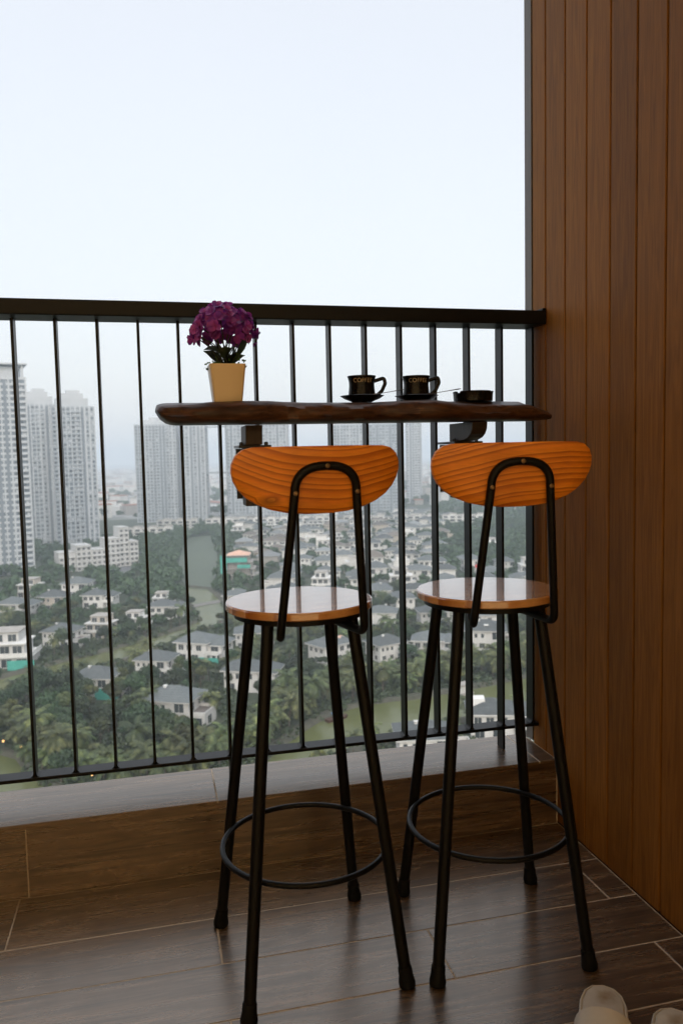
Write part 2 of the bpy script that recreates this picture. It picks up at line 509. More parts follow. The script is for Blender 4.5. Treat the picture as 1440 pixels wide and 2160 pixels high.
# ---- kerb below the railing, faced and capped with the same tiles
KF, KB, KZ = -0.1076, 0.1049, 0.1776
kb = MB(); kb.box(XL, XW - 0.001, KF + 0.0008, KB - 0.002, -0.20, KZ - 0.0008)
kerb = tag(kb.build('balcony_kerb', M['grout']), 'low tiled kerb carrying the black railing', kind='structure')
def kxs(x):
    xs = [XW - 0.003]
    while x > XL:
        xs.append(x); x -= TL - 0.008
    return xs + [XL]
for a, b_ in zip(kxs(-0.50)[:-1], kxs(-0.50)[1:]):
    link('tile', bev_box('tile', a - b_ - GAP, 0.011, KZ - 0.004, M['tile'], 0.001), kerb, ((a + b_) / 2, KF + 0.0055, (KZ - 0.004) / 2 - 0.001))
for a, b_ in zip(kxs(-0.054)[:-1], kxs(-0.054)[1:]):
    link('tile', bev_box('tile', a - b_ - GAP, KB - KF - 0.001, 0.0115, M['tile'], 0.0012), kerb, ((a + b_) / 2, (KF + KB) / 2, KZ - 0.00575))
# outer face of the balcony slab below the kerb
sb = MB(); sb.box(XL, 0.35, -3.0, 0.09, -0.55, -0.201)
tag(sb.build('balcony_slab', M['ceiling']), 'concrete slab under the balcony floor', kind='structure')

# ---- plank wall on the right
CEIL = 2.95
wl = MB(); wl.box(0.022, 0.30, YB, 0.072, -0.2, CEIL)
wall = tag(wl.build('wall_right', M['groove']), 'brown wood-grain plank wall beside the bar stools', kind='structure')
gy = [0.0345, -0.0415] + [-0.0415 - 0.1025 * j for j in range(1, 30)]
for a, b_ in zip(gy[:-1], gy[1:]):
    if b_ < YB: break
    wdt = a - b_ - 0.0044
    me = bev_box('plank', 0.022, wdt, CEIL - 0.003, M['plank'], 0.0022)
    z0 = 0.001
    o = link('plank', me, wall, (0.011 + random.uniform(-0.0003, 0.0003), (a + b_) / 2, z0 + (CEIL - 0.003) / 2))
tr = MB(); tr.box(-0.001, 0.021, 0.038, 0.0768, 0.181, CEIL - 0.002); tr.box(0.021, 0.303, 0.0722, 0.0768, 0.181, CEIL - 0.002)
tr.build('edge_trim', M['trim_metal'], wall)
cb = MB(); cb.box(XL, 0.30, YB, 0.0, CEIL + 0.001, CEIL + 0.25)
tag(cb.build('ceiling', M['ceiling']), 'underside of the balcony above', kind='structure')

# ---- far end of the balcony behind the viewer: side wall, and an added translucent sheet that gives warm fill light
wm = MB(); wm.box(XL - 0.2, XL, YB, 0.10, -0.2, CEIL); tag(wm.build('wall_left', M['plank']), 'plain brown end wall of the balcony', kind='structure')
M['fill_sheet'] = bpy.data.materials.new('amber_fill_sheet'); M['fill_sheet'].use_nodes = True
_t = M['fill_sheet'].node_tree; _b = _t.nodes['Principled BSDF']
_b.inputs['Base Color'].default_value = (0.75, 0.52, 0.28, 1); _b.inputs['Roughness'].default_value = 0.9
_tr = _t.nodes.new('ShaderNodeBsdfTranslucent'); _tr.inputs['Color'].default_value = (0.97, 0.68, 0.34, 1)
_mx = _t.nodes.new('ShaderNodeMixShader'); _mx.inputs[0].default_value = 1.0
_t.links.new(_b.outputs[0], _mx.inputs[1]); _t.links.new(_tr.outputs[0], _mx.inputs[2]); _t.links.new(_mx.outputs[0], _t.nodes['Material Output'].inputs['Surface'])
cu_ = MB(); NC = 240
cu_.add([(XL + 0.01 + (4.19 * i / NC), YB - 0.05 + 0.025 * math.sin(i * 0.9), z) for i in range(NC + 1) for z in (0.02, CEIL - 0.02)], [(2 * i, 2 * i + 2, 2 * i + 3, 2 * i + 1) for i in range(NC)])
tag(cu_.build('fill_sheet', M['fill_sheet'], smooth=True), 'amber translucent sheet added behind the balcony as warm fill', 'fill_sheet')

# ---- railing
rail = tag(empty('balcony_railing', (0, 0, KZ)), 'black metal railing with flat vertical bars along the balcony kerb', 'railing')
PZ = -KZ
t_ = MB(); t_.box(XL, -0.0015, -0.0498, 0.0453, 1.3636 + PZ, 1.4008 + PZ)
t_.build('top_rail', M['black_metal'], rail, bevel=0.003)
t_ = MB(); t_.box(XL, 0.0 - 0.0015, -0.0025, 0.0465, 0.2370 + PZ, 0.2461 + PZ)
t_.build('bottom_rail', M['black_metal'], rail, bevel=0.0015)
def bar_mesh(z0, z1, name):
    m_ = MB(); m_.box(-0.0034, 0.0034, -0.0, 0.040, z0, z1)
    return m_.mesh(name, M['black_metal'])
bm_short = bar_mesh(0.2463 + PZ, 1.3634 + PZ, 'baluster')
bm_long = bar_mesh(0.0005, 1.3634 + PZ, 'post')
gus = MB()
for sx in (-1, 1):                                   # small weld fillets where a bar meets the bottom rail
    pr = [(sx * 0.0032, 0.0), (sx * 0.0105, 0.0), (sx * 0.0065, 0.0018), (sx * 0.0045, 0.0045), (sx * 0.0032, 0.0095)]
    n_ = len(pr)
    gus.add([(x, 0.003, z) for x, z in pr] + [(x, 0.037, z) for x, z in pr], [tuple(range(n_)), tuple(range(2 * n_ - 1, n_ - 1, -1))] + [(i, (i + 1) % n_, n_ + (i + 1) % n_, n_ + i) for i in range(n_)])
gus_me = gus.mesh('weld', M['black_metal'])
for i in range(-28, 15):
    x = -0.1083 + (i - 13) * 0.0963
    if i == 14: x = -0.0165
    post = (i - 5) % 8 == 0
    o = link('post' if post else 'baluster', bm_long if post else bm_short, rail, (x, 0, 0))
    if i > -3:
        bv = o.modifiers.new('bevel', 'BEVEL'); bv.width = 0.0009; bv.segments = 1
        link('weld', gus_me, o, (0, 0, 0.2463 + PZ))
t_ = MB(); t_.prism([(-0.012, -0.048), (-0.0015, -0.048), (-0.0015, 0.043), (-0.012, 0.043)], 1.4010 + PZ, 1.4075 + PZ)
t_.build('wall_flange', M['black_metal'], rail, bevel=0.002)

# ---- live-edge bar table clamped to the railing
table = tag(empty('bar_table', (-0.55, -0.03, 0.90)), 'dark walnut live-edge slab fixed to the railing as a bar table', 'table')
def lerp(a, b_, t): return a + (b_ - a) * t
def interp(x, pts):
    if x <= pts[0][0]: return pts[0][1]
    for (xa, ya), (xb, yb) in zip(pts[:-1], pts[1:]):
        if x <= xb: return lerp(ya, yb, (x - xa) / (xb - xa))
    return pts[-1][1]
ztop = [(-1.04, 1.1425), (-0.96, 1.1445), (-0.92, 1.149), (-0.85, 1.1525), (-0.78, 1.1525), (-0.70, 1.148), (-0.61, 1.1455), (-0.52, 1.148), (-0.45, 1.152), (-0.39, 1.153), (-0.33, 1.145), (-0.27, 1.140), (-0.18, 1.1405), (-0.06, 1.141)]
NS = 110
slab = MB()
rings = []
for i in range(NS + 1):
    u = i / NS
    x = lerp(-1.046, -0.080, u)
    wv = 0.010 * math.sin(x * 9 + 1.0) + 0.006 * math.sin(x * 23) + 0.010 * (mnoise.noise(Vector((x * 11, 3.3, 0))))
    yf = -0.222 + wv + 0.03 * max(0, (u - 0.85) / 0.15) ** 2
    zt = interp(x, ztop)
    nb = 0.0050 * mnoise.noise(Vector((x * 16, 0.5, 7.7))) + 0.0032 * mnoise.noise(Vector((x * 45, 1.5, 2.7)))
    yb = -0.034 + 0.004 * math.sin(x * 7)
    sec = [(yb, 1.104), (yb - 0.002, 1.150), (yf + 0.075, 1.1515), (yf + 0.045, min(1.1518, zt + 0.002)), (yf + 0.024 + nb, zt), (yf + 0.010 + nb, zt - 0.006), (yf + 0.003 - nb, zt - 0.017 + nb),
           (yf + nb * 1.5, 1.119 + nb), (yf + 0.006 - nb, 1.110), (yf + 0.014, 1.1045), (yf + 0.026, 1.1015), (yf + 0.09, 1.101)]
    sx = 1.0
    du = min(u, 1 - u) * NS
    k = min(1.0, math.sqrt(max(0.0, 1 - (1 - min(1, du / 4.0)) ** 2)) * 0.62 + 0.38) if u < 0.5 else min(1.0, 0.55 + 0.45 * du / 5.0)
    cz, cy_ = (1.128, -0.128) if u < 0.5 else (1.108, -0.128)
    ring = []
    for (yy, zz) in sec:
        z2 = cz + (zz - cz) * k
        y2 = cy_ + (yy - cy_) * (0.75 + 0.25 * k)
        tz = (1.150 - z2) / 0.053
        xx = x + (0.030 * tz if u >= 0.5 else 0.030 * tz) * (abs(u - 0.5) * 2) ** 2
        ring.append((xx, y2, z2))
    rings.append(ring)
ns = len(rings[0])
slab.add([p for rg in rings for p in rg], [(i * ns + k, i * ns + (k + 1) % ns, (i + 1) * ns + (k + 1) % ns, (i + 1) * ns + k) for i in range(NS) for k in range(ns)] + [tuple(range(ns)), tuple(range((NS + 1) * ns - 1, NS * ns - 1, -1))])
o = slab.build('tabletop', M['slab'], None, smooth=True, autosmooth=50)
o.parent = table; o.matrix_parent_inverse = Matrix.Translation(-Vector(table.location))
o.matrix_parent_inverse = Matrix.Translation(Vector((0.55, 0.03, -0.90)))
prof = [(-0.004, 1.1005), (-0.163, 1.1005), (-0.160, 1.082), (-0.150, 1.070), (-0.132, 1.061), (-0.108, 1.056), (-0.078, 1.053), (-0.004, 1.053)]
prof_l = [(-0.004, 1.1005), (-0.112, 1.1005), (-0.106, 1.086), (-0.102, 1.053), (-0.004, 1.053)]
leg_p = [(-0.004, 1.046), (-0.070, 1.046), (-0.070, 0.902), (-0.004, 0.902)]
for bx in (-0.8075, -0.2455):
    b_ = MB()
    for pr in (prof if bx > -0.5 else prof_l, leg_p):
        n_ = len(pr)
        b_.add([(bx - 0.0205, y, z) for y, z in pr] + [(bx + 0.0205, y, z) for y, z in pr],
               [tuple(range(n_)), tuple(range(2 * n_ - 1, n_ - 1, -1))] + [(i, (i + 1) % n_, n_ + (i + 1) % n_, n_ + i) for i in range(n_)])
    br = b_.build('bracket', M['bracket'], table, bevel=0.002)
    br.matrix_parent_inverse = Matrix.Translation(Vector((0.55, 0.03, -0.90)))
    p_ = MB(); p_.box(bx - 0.034, bx + 0.046, -0.074, 0.052, 1.0463, 1.0527)
    pl = p_.build('clamp_plate', M['steel'], br, bevel=0.001)
    p_ = MB(); p_.box(bx - 0.03, bx + 0.03, 0.0415, 0.0465, 0.915, 1.045)
    p_.build('clamp_bar', M['steel'], br, bevel=0.001)
    for dx in (-0.026, 0.036):
        n_ = MB(); n_.lathe([(0.005, 0), (0.005, 0.006), (0.003, 0.008)], 6, (bx + dx, -0.055, 1.0528)); n_.build('bolt', M['steel'], br)

# ---- bar stools
def make_stool(back_mat, label):
    t = empty('bar_stool')
    tag(t, label, 'stool', 'bar stools under the walnut slab')
    SZ, SR = 0.7416, 0.1455
    s = MB()
    s.lathe([(SR - 0.004, SZ - 0.0165), (SR - 0.001, SZ - 0.0150), (SR, SZ - 0.0135), (SR, SZ - 0.003), (SR - 0.0012, SZ - 0.0008), (SR - 0.0035, SZ)], 72)
    s.build('seat', M['seat'], t, smooth=True, autosmooth=12)
    p = MB(); p.lathe([(0.118, SZ - 0.030), (0.130, SZ - 0.0285), (0.130, SZ - 0.018), (0.128, SZ - 0.0166)], 48)
    p.build('seat_plate', M['stool_metal'], t, smooth=True, autosmooth=30)
    for sx, sy in ((-1, 1), (-1, -1), (1, -1), (1, 1)):
        a = Vector((sx * 0.082, sy * 0.080, SZ - 0.026)); b_ = Vector((sx * 0.155, sy * 0.160, 0.0))
        d = (b_ - a)
        L = MB(); L.tube([a, a + d * 0.5, a + d * 0.955], 0.0117, 16)
        lg = L.build('leg', M['stool_metal'], t, smooth=True)
        fo = MB()
        p0, p1 = a + d * 0.945, a + d * 0.996
        dn = d.normalized()
        fo.tube([p0, p0 + dn * 0.003, p0.lerp(p1, 0.45), p0.lerp(p1, 0.85), Vector((p1.x, p1.y, 0.0015)) + dn * 0.0], [0.0125, 0.0135, 0.0140, 0.0165, 0.0155], 16)
        fo.build('rubber_foot', M['rubber'], lg, smooth=True, autosmooth=50)
    g = MB()
    rr = 0.167
    g.tube([(rr * math.cos(2 * math.pi * k / 64), rr * math.sin(2 * math.pi * k / 64), 0.2405) for k in range(64)], 0.0056, 12, closed=True)
    g.build('foot_ring', M['stool_metal'], t, smooth=True)
    h = MB()
    hz = SZ - 0.034
    path = [(-0.050, -0.045, hz + 0.004), (-0.076, -0.150, hz - 0.002), (-0.078, -0.164, hz + 0.004), (-0.0545, -0.2045, 0.975)]
    left = fillet([(-0.045, -0.030, hz), (-0.079, -0.166, hz - 0.006), (-0.0555, -0.2035, 0.962)], 0.022, 7)
    arch = []
    n_ = 22
    for k in range(1, n_):
        a = math.pi * (1 - k / n_)
        ex = 0.0555 * math.copysign(abs(math.cos(a)) ** 0.8, math.cos(a))
        arch.append(Vector((ex, -0.2035 - 0.0065 * math.sin(a), 0.962 + 0.0460 * abs(math.sin(a)) ** 0.82)))
    right = [Vector((-p.x, p.y, p.z)) for p in reversed(left)]
    h.tube(left + arch + right, 0.0077, 14)
    h.build('back_hoop', M['stool_metal'], t, smooth=True)
    # backrest board: flat top, deep rounded belly, slightly dished
    pts = []
    W2, zt, zb = 0.150, 1.0415, 0.9245
    outline = [(-0.116, 1.0415), (-0.06, 1.0422), (0, 1.0422), (0.06, 1.0422), (0.116, 1.0415), (0.132, 1.0375), (0.144, 1.0275), (0.150, 1.013), (0.1505, 1.000), (0.147, 0.985), (0.139, 0.970), (0.126, 0.956), (0.108, 0.944), (0.084, 0.934), (0.055, 0.9275), (0.025, 0.9248), (0, 0.9244)]
    outline += [(-x, z) for x, z in reversed(outline[5:-1])]
    OX = -0.010
    def recl(x, z): return -0.1870 - 0.185 * (z - 0.95) + 0.55 * x * x
    ins = [(x * 0.988, 0.983 + (z - 0.983) * 0.972) for x, z in outline]
    n_ = len(outline)
    bb = MB()
    def ringpts(ol, dy): return [(x + OX, recl(x, z) + dy, z) for x, z in ol]
    rows = [ringpts(ins, -0.0085), ringpts(outline, -0.0060), ringpts(outline, 0.0060), ringpts(ins, 0.0085)]
    bb.add([p for r_ in rows for p in r_], [(j * n_ + k, j * n_ + (k + 1) % n_, (j + 1) * n_ + (k + 1) % n_, (j + 1) * n_ + k) for j in range(3) for k in range(n_)])
    # front and back skins as strips between the upper and lower half of the outline
    def skin(base, dy):
        xs_ = [x for x in (-0.145, -0.13, -0.11, -0.085, -0.06, -0.03, 0, 0.03, 0.06, 0.085, 0.11, 0.13, 0.145)]
        return
    skb = rows[0]; skf = rows[3]
    for rw, dy in ((ins, -0.0085), (ins, 0.0085)):
        c0 = len(bb.v)
        lv = [1.0, 0.75, 0.5, 0.25]
        vv = []
        for k_ in lv:
            for x, z in rw:
                xx, zz = x * k_, 0.985 + (z - 0.985) * k_
                vv.append((xx + OX, recl(xx, zz) + dy, zz))
        vv.append((OX, recl(0, 0.985) + dy, 0.985))
        fs = []
        for j in range(len(lv) - 1):
            for k in range(n_):
                fs.append((j * n_ + k, j * n_ + (k + 1) % n_, (j + 1) * n_ + (k + 1) % n_, (j + 1) * n_ + k))
        last = (len(lv) - 1) * n_
        for k in range(n_): fs.append((last + k, last + (k + 1) % n_, len(vv) - 1))
        bb.add(vv, fs)
    bo = bb.build('backrest', back_mat, t, smooth=True, autosmooth=35)
    bm = bmesh.new(); bm.from_mesh(bo.data); bmesh.ops.remove_doubles(bm, verts=bm.verts, dist=0.00005); bmesh.ops.recalc_face_normals(bm, faces=bm.faces); bm.to_mesh(bo.data); bm.free()
    for (sx, sz, sy) in ((0, 1.008, -0.2185), (-0.0555, 0.962, -0.2115), (0.0555, 0.962, -0.2115)):
        sc = MB(); sc.tube([(sx, sy + 0.004, sz), (sx, sy - 0.0005, sz), (sx, sy - 0.0014, sz)], [0.0042, 0.0042, 0.0026], 12)
        sc.build('screw', M['screw'], bo, smooth=True, autosmooth=30)
    return t
st1 = make_stool(M['back_a'], 'round-seat bar stool below the potted flowers, backrest grain sagging')
st1.location = (-0.776, -0.487, 0); st1.rotation_euler = (0, 0, R(4.2))
st2 = make_stool(M['back_b'], 'round-seat bar stool pushed close to the brown plank wall, backrest grain slanting')
st2.location = (-0.383, -0.505, 0); st2.rotation_euler = (0, 0, R(-6.0))

# ---- cups, saucers, spoons, ashtray
TZ = 1.1522
def make_saucer(x, y):
    s = MB()
    s.lathe([(0.024, 0.0), (0.026, 0.0008), (0.030, 0.003), (0.044, 0.0085), (0.053, 0.0145), (0.0545, 0.0150), (0.0545, 0.0135), (0.044, 0.0065), (0.030, 0.0040), (0.0, 0.0036)][:6] +
            [(0.0535, 0.0158), (0.044, 0.0108), (0.030, 0.0060), (0.018, 0.0052), (0.001, 0.0050)], 48)
    return s.build('saucer', M['ceramic'], None, smooth=True, loc=(x, y, TZ + 0.0002), autosmooth=50)
def make_cup(x, y, rz):
    c = empty('coffee_cup', (x, y, TZ + 0.0056), rz)
    b_ = MB()
    outer = [(0.026, 0.0), (0.0315, 0.0012), (0.0330, 0.006), (0.0330, 0.016), (0.0318, 0.028), (0.0312, 0.036), (0.0316, 0.045), (0.0335, 0.053), (0.0352, 0.0572), (0.0352, 0.0585)]
    inner = [(0.0335, 0.0585), (0.0315, 0.053), (0.0290, 0.044), (0.0288, 0.03), (0.0300, 0.012), (0.027, 0.006), (0.001, 0.005)]
    b_.lathe(outer + inner, 56)
    bo = b_.build('cup_body', M['ceramic'], c, smooth=True, autosmooth=55)
    hp = fillet([(0.029, 0, 0.0455), (0.044, 0, 0.050), (0.0555, 0, 0.0535), (0.0585, 0, 0.040), (0.050, 0, 0.022), (0.038, 0, 0.0115), (0.030, 0, 0.012)], 0.008, 5)
    h_ = MB(); h_.tube(hp, 0.0036, 10, flat=1.25)
    h_.build('handle', M['ceramic'], c, smooth=True)
    cu = bpy.data.curves.new('lettering', 'FONT')
    cu.body = 'COFFEE'; cu.size = 0.0145; cu.align_x = 'CENTER'; cu.extrude = 0.0; cu.space_character = 1.06; cu.offset = -0.00022
    to = bpy.data.objects.new('lettering_src', cu)
    COL.objects.link(to)
    dg = bpy.context.evaluated_depsgraph_get()
    me = bpy.data.meshes.new_from_object(to.evaluated_get(dg))
    bpy.data.objects.remove(to)
    bm = bmesh.new(); bm.from_mesh(me)
    bmesh.ops.triangulate(bm, faces=bm.faces)
    bmesh.ops.subdivide_edges(bm, edges=[e_ for e_ in bm.edges if e_.calc_length() > 0.004], cuts=2)
    rr_ = [(z, r_) for r_, z in outer]
    for v in bm.verts:
        zz = v.co.y + 0.0415
        rad = interp(zz, rr_) + 0.00035
        a = -math.pi / 2 + v.co.x / 0.034 - rz - R(9)
        v.co = Vector((rad * math.cos(a), rad * math.sin(a), zz))
    bm.to_mesh(me); bm.free()
    me.materials.clear(); me.materials.append(M['print'])
    link('lettering', me, bo)
    return c
def make_spoon(p0, p1):
    s = MB()
    a, b_ = Vector(p0), Vector(p1)
    d = b_ - a
    s.tube([a, a.lerp(b_, 0.2), a.lerp(b_, 0.6), a.lerp(b_, 0.92), b_], [0.0013, 0.0013, 0.0016, 0.0024, 0.0012], 8, flat=0.6)
    dn = d.normalized()
    bl = [a - dn * 0.030 + Vector((0, 0, -0.0005)), a - dn * 0.024, a - dn * 0.012, a - dn * 0.003, a + dn * 0.002]
    s.tube(bl, [0.003, 0.0075, 0.0085, 0.004, 0.0013], 10, flat=0.25)
    return s.build('teaspoon', M['spoon'], None, smooth=True)
sa = make_saucer(-0.5415, -0.128); tag(sa, 'black saucer under the coffee cup that stands nearer the flower pot', 'saucer', 'saucers on the walnut slab')
cp = make_cup(-0.5415, -0.126, R(-8)); tag(cp, 'black COFFEE cup standing nearer the flower pot, handle toward the wall', 'cup', 'coffee cups on the walnut slab')
sp = make_spoon((-0.508, -0.163, TZ + 0.0185), (-0.450, -0.176, TZ + 0.0275)); tag(sp, 'teaspoon resting on the saucer nearer the flower pot', 'spoon', 'teaspoons on saucers')
sa = make_saucer(-0.4005, -0.128); tag(sa, 'black saucer under the coffee cup that stands beside the ashtray', 'saucer', 'saucers on the walnut slab')
cp = make_cup(-0.4005, -0.126, R(-34)); tag(cp, 'black COFFEE cup standing beside the ashtray, handle turned partly forward', 'cup', 'coffee cups on the walnut slab')
sp = make_spoon((-0.372, -0.163, TZ + 0.0185), (-0.300, -0.172, TZ + 0.0295)); tag(sp, 'teaspoon resting on the saucer beside the ashtray', 'spoon', 'teaspoons on saucers')
at = MB()
at.lathe([(0.046, 0.0), (0.049, 0.001), (0.0505, 0.022), (0.0515, 0.0245), (0.050, 0.0255), (0.044, 0.0250), (0.041, 0.020), (0.040, 0.006), (0.001, 0.005)], 60)
ash = at.build('ashtray', M['ceramic'], None, smooth=True, loc=(-0.249, -0.128, TZ + 0.0002), autosmooth=50)
for v in ash.data.vertices:                      # cigarette notches pressed into the rim
    a = math.degrees(math.atan2(v.co.y, v.co.x)) % 120
    if v.co.z > 0.018 and 70 < a < 84: v.co.z -= 0.0065
tag(ash, 'round black notched ashtray on the slab end next to the plank wall', 'ashtray')

# ---- potted purple flowers
pf = tag(empty('potted_flowers', (-0.8715, -0.128, TZ + 0.0003)), 'purple hydrangea-like flowers in a square tapered cream pot', 'potted plant')
p = MB()
def sq(h_, z, r_=0.006):
    o_ = []
    for cx_, cy2, a0 in ((1, 1, 0), (-1, 1, 90), (-1, -1, 180), (1, -1, 270)):
        for k in range(4):
            a = R(a0 + k * 30)
            o_.append((cx_ * (h_ - r_) + r_ * math.cos(a), cy2 * (h_ - r_) + r_ * math.sin(a), z))
    return o_
lay = [sq(0.0318, 0.0), sq(0.0330, 0.001), sq(0.0418, 0.0865), sq(0.0420, 0.088), sq(0.0395, 0.088), sq(0.0385, 0.078, 0.004)]
n_ = len(lay[0])
p.add([q for l in lay for q in l], [(j * n_ + k, j * n_ + (k + 1) % n_, (j + 1) * n_ + (k + 1) % n_, (j + 1) * n_ + k) for j in range(len(lay) - 1) for k in range(n_)] + [tuple(range(n_ - 1, -1, -1))])
p.build('pot', M['pot'], pf, smooth=True, autosmooth=40)
p = MB(); p.add(sq(0.0383, 0.0785, 0.004), [tuple(range(16))]); p.build('soil', M['soil'], pf)
def petal(mb, base, dirv, up, L, Wd):
    side = dirv.cross(up).normalized()
    P = []
    for (u, wv, hgt) in ((0, 0.12, 0), (0.35, 0.8, 0.10), (0.7, 1.0, 0.16), (1.0, 0.55, 0.10)):
        c_ = base + dirv * (L * u) + up * (L * hgt)
        P.append((c_ - side * (Wd * wv / 2) + up * (0.06 * L * wv), c_, c_ + side * (Wd * wv / 2) + up * (0.06 * L * wv)))
    fs = []
    for j in range(3):
        for k in range(2): fs.append((j * 3 + k, j * 3 + k + 1, (j + 1) * 3 + k + 1, (j + 1) * 3 + k))
    mb.add([q for r_ in P for q in r_], fs)
flo = []
for vnt in range(5):
    mb = MB()
    rnd = random.Random(vnt)
    npet = rnd.choice((4, 5, 4))
    for k in range(npet):
        a = 2 * math.pi * k / npet + rnd.uniform(-0.25, 0.25)
        cup_ = rnd.uniform(0.15, 0.75)
        d = Vector((math.cos(a), math.sin(a), cup_)).normalized()
        up = Vector((-math.cos(a) * cup_, -math.sin(a) * cup_, 1)).normalized()
        petal(mb, Vector((0, 0, 0)), d, up, rnd.uniform(0.012, 0.0165), rnd.uniform(0.0125, 0.0165))
    flo.append(mb.mesh('floret', M['petal'], smooth=True, autosmooth=80))
rnd = random.Random(11)
cen = Vector((-0.002, 0.0, 0.170))
tips = []
NFL = 135
for k in range(NFL):
    # spread over a lumpy dome
    zf = 1 - 1.40 * (k + 0.5) / NFL + rnd.uniform(-.05, .05); zf = min(zf, 0.999)
    a = k * 2.39996 + rnd.uniform(-0.2, 0.2)
    rx = math.sqrt(max(0, 1 - zf * zf))
    nrm = Vector((rx * math.cos(a), rx * math.sin(a), zf))
    lump = (1 + 0.30 * mnoise.noise(nrm * 2.6 + Vector((3, 1, 5)))) * rnd.uniform(0.90, 1.07)
    pos = cen + Vector((nrm.x * 0.066 * lump, nrm.y * 0.058 * lump, nrm.z * 0.048 * lump - 0.010 * nrm.x * (1 if nrm.x > 0 else -1) + 0.004))
    o = link('floret', flo[k % 5], pf, pos)
    nn = (nrm + Vector((rnd.uniform(-.35, .35), rnd.uniform(-.35, .35), rnd.uniform(-.2, .3)))).normalized()
    o.rotation_mode = 'QUATERNION'
    o.rotation_quaternion = nn.to_track_quat('Z', 'Y') @ Matrix.Rotation(rnd.uniform(0, 6.28), 3, 'Z').to_quaternion()
    sc_ = rnd.uniform(0.85, 1.25)
    o.scale = (sc_, sc_, sc_)
    tips.append(pos)
for k in range(16):
    tp = tips[rnd.randrange(40, NFL)]
    b0 = Vector((rnd.uniform(-.016, .016), rnd.uniform(-.016, .016), 0.078))
    mb = MB(); mid = b0.lerp(tp, 0.55) + Vector((0, 0, 0.012)) - Vector((tp.x, tp.y, 0)) * 0.22
    pts = [b0 * (1 - t) ** 2 + mid * 2 * t * (1 - t) + tp * 0.97 * t * t for t in [i / 6 for i in range(7)]]
    mb.tube(pts, 0.0014, 6); mb.build('stem', M['stem'], pf, smooth=True)
def leaf(path, wid, name='leaf', mat_='plant_leaf'):
    mb = MB(); N = len(path); vs_ = []
    for i, q in enumerate(path):
        q = Vector(q); t = (Vector(path[min(i + 1, N - 1)]) - Vector(path[max(i - 1, 0)])).normalized()
        sd_ = t.cross(Vector((0, -0.55, 1))).normalized()
        ww = wid * math.sin(math.pi * (0.08 + 0.92 * i / (N - 1))) ** 0.8 + 0.0008
        vs_ += [q - sd_ * ww + Vector((0, 0, ww * 0.35)), q, q + sd_ * ww + Vector((0, 0, ww * 0.35))]
    fs = [(j * 3 + k, j * 3 + k + 1, (j + 1) * 3 + k + 1, (j + 1) * 3 + k) for j in range(N - 1) for k in range(2)]
    mb.add(vs_, fs)
    return mb.build(name, M[mat_], pf, smooth=True, autosmooth=80)
leaf([(0.0, -0.022, 0.094), (-0.012, -0.030, 0.108), (-0.026, -0.034, 0.116), (-0.040, -0.036, 0.119), (-0.054, -0.036, 0.1185)], 0.017)
leaf([(0.012, -0.02, 0.090), (0.024, -0.028, 0.105), (0.034, -0.032, 0.122), (0.043, -0.034, 0.140), (0.052, -0.034, 0.152)], 0.011)
leaf([(0.0, -0.026, 0.084), (-0.004, -0.036, 0.100), (-0.006, -0.041, 0.114), (-0.006, -0.043, 0.126)], 0.022)
leaf([(0.006, 0.0, 0.084), (0.010, -0.024, 0.100), (0.014, -0.034, 0.114), (0.016, -0.038, 0.128)], 0.020)
leaf([(-0.006, 0.02, 0.088), (-0.02, 0.03, 0.105), (-0.034, 0.036, 0.118), (-0.05, 0.04, 0.126)], 0.017)
leaf([(0.006, 0.02, 0.088), (0.022, 0.03, 0.102), (0.036, 0.035, 0.112), (0.05, 0.038, 0.116)], 0.015)
mb = MB()
for k in range(130):
    s_ = rnd.choice((-1, 1))
    c_ = Vector((rnd.gauss(s_ * 0.026, 0.010), rnd.uniform(-0.034, 0.034), 0.082 + abs(rnd.gauss(0, 0.010)) * (1.5 if s_ > 0 else 1.0)))
    d = Vector((rnd.uniform(-1, 1), rnd.uniform(-1, 1), rnd.uniform(-0.2, 1))).normalized()
    u = d.orthogonal().normalized(); v_ = d.cross(u)
    r_ = rnd.uniform(0.0022, 0.0042)
    mb.add([c_ + u * r_, c_ + v_ * r_, c_ - u * r_, c_ - v_ * r_], [(0, 1, 2, 3)])
tag(mb.build('small_foliage', M['moss_leaf'], pf), kind='stuff')

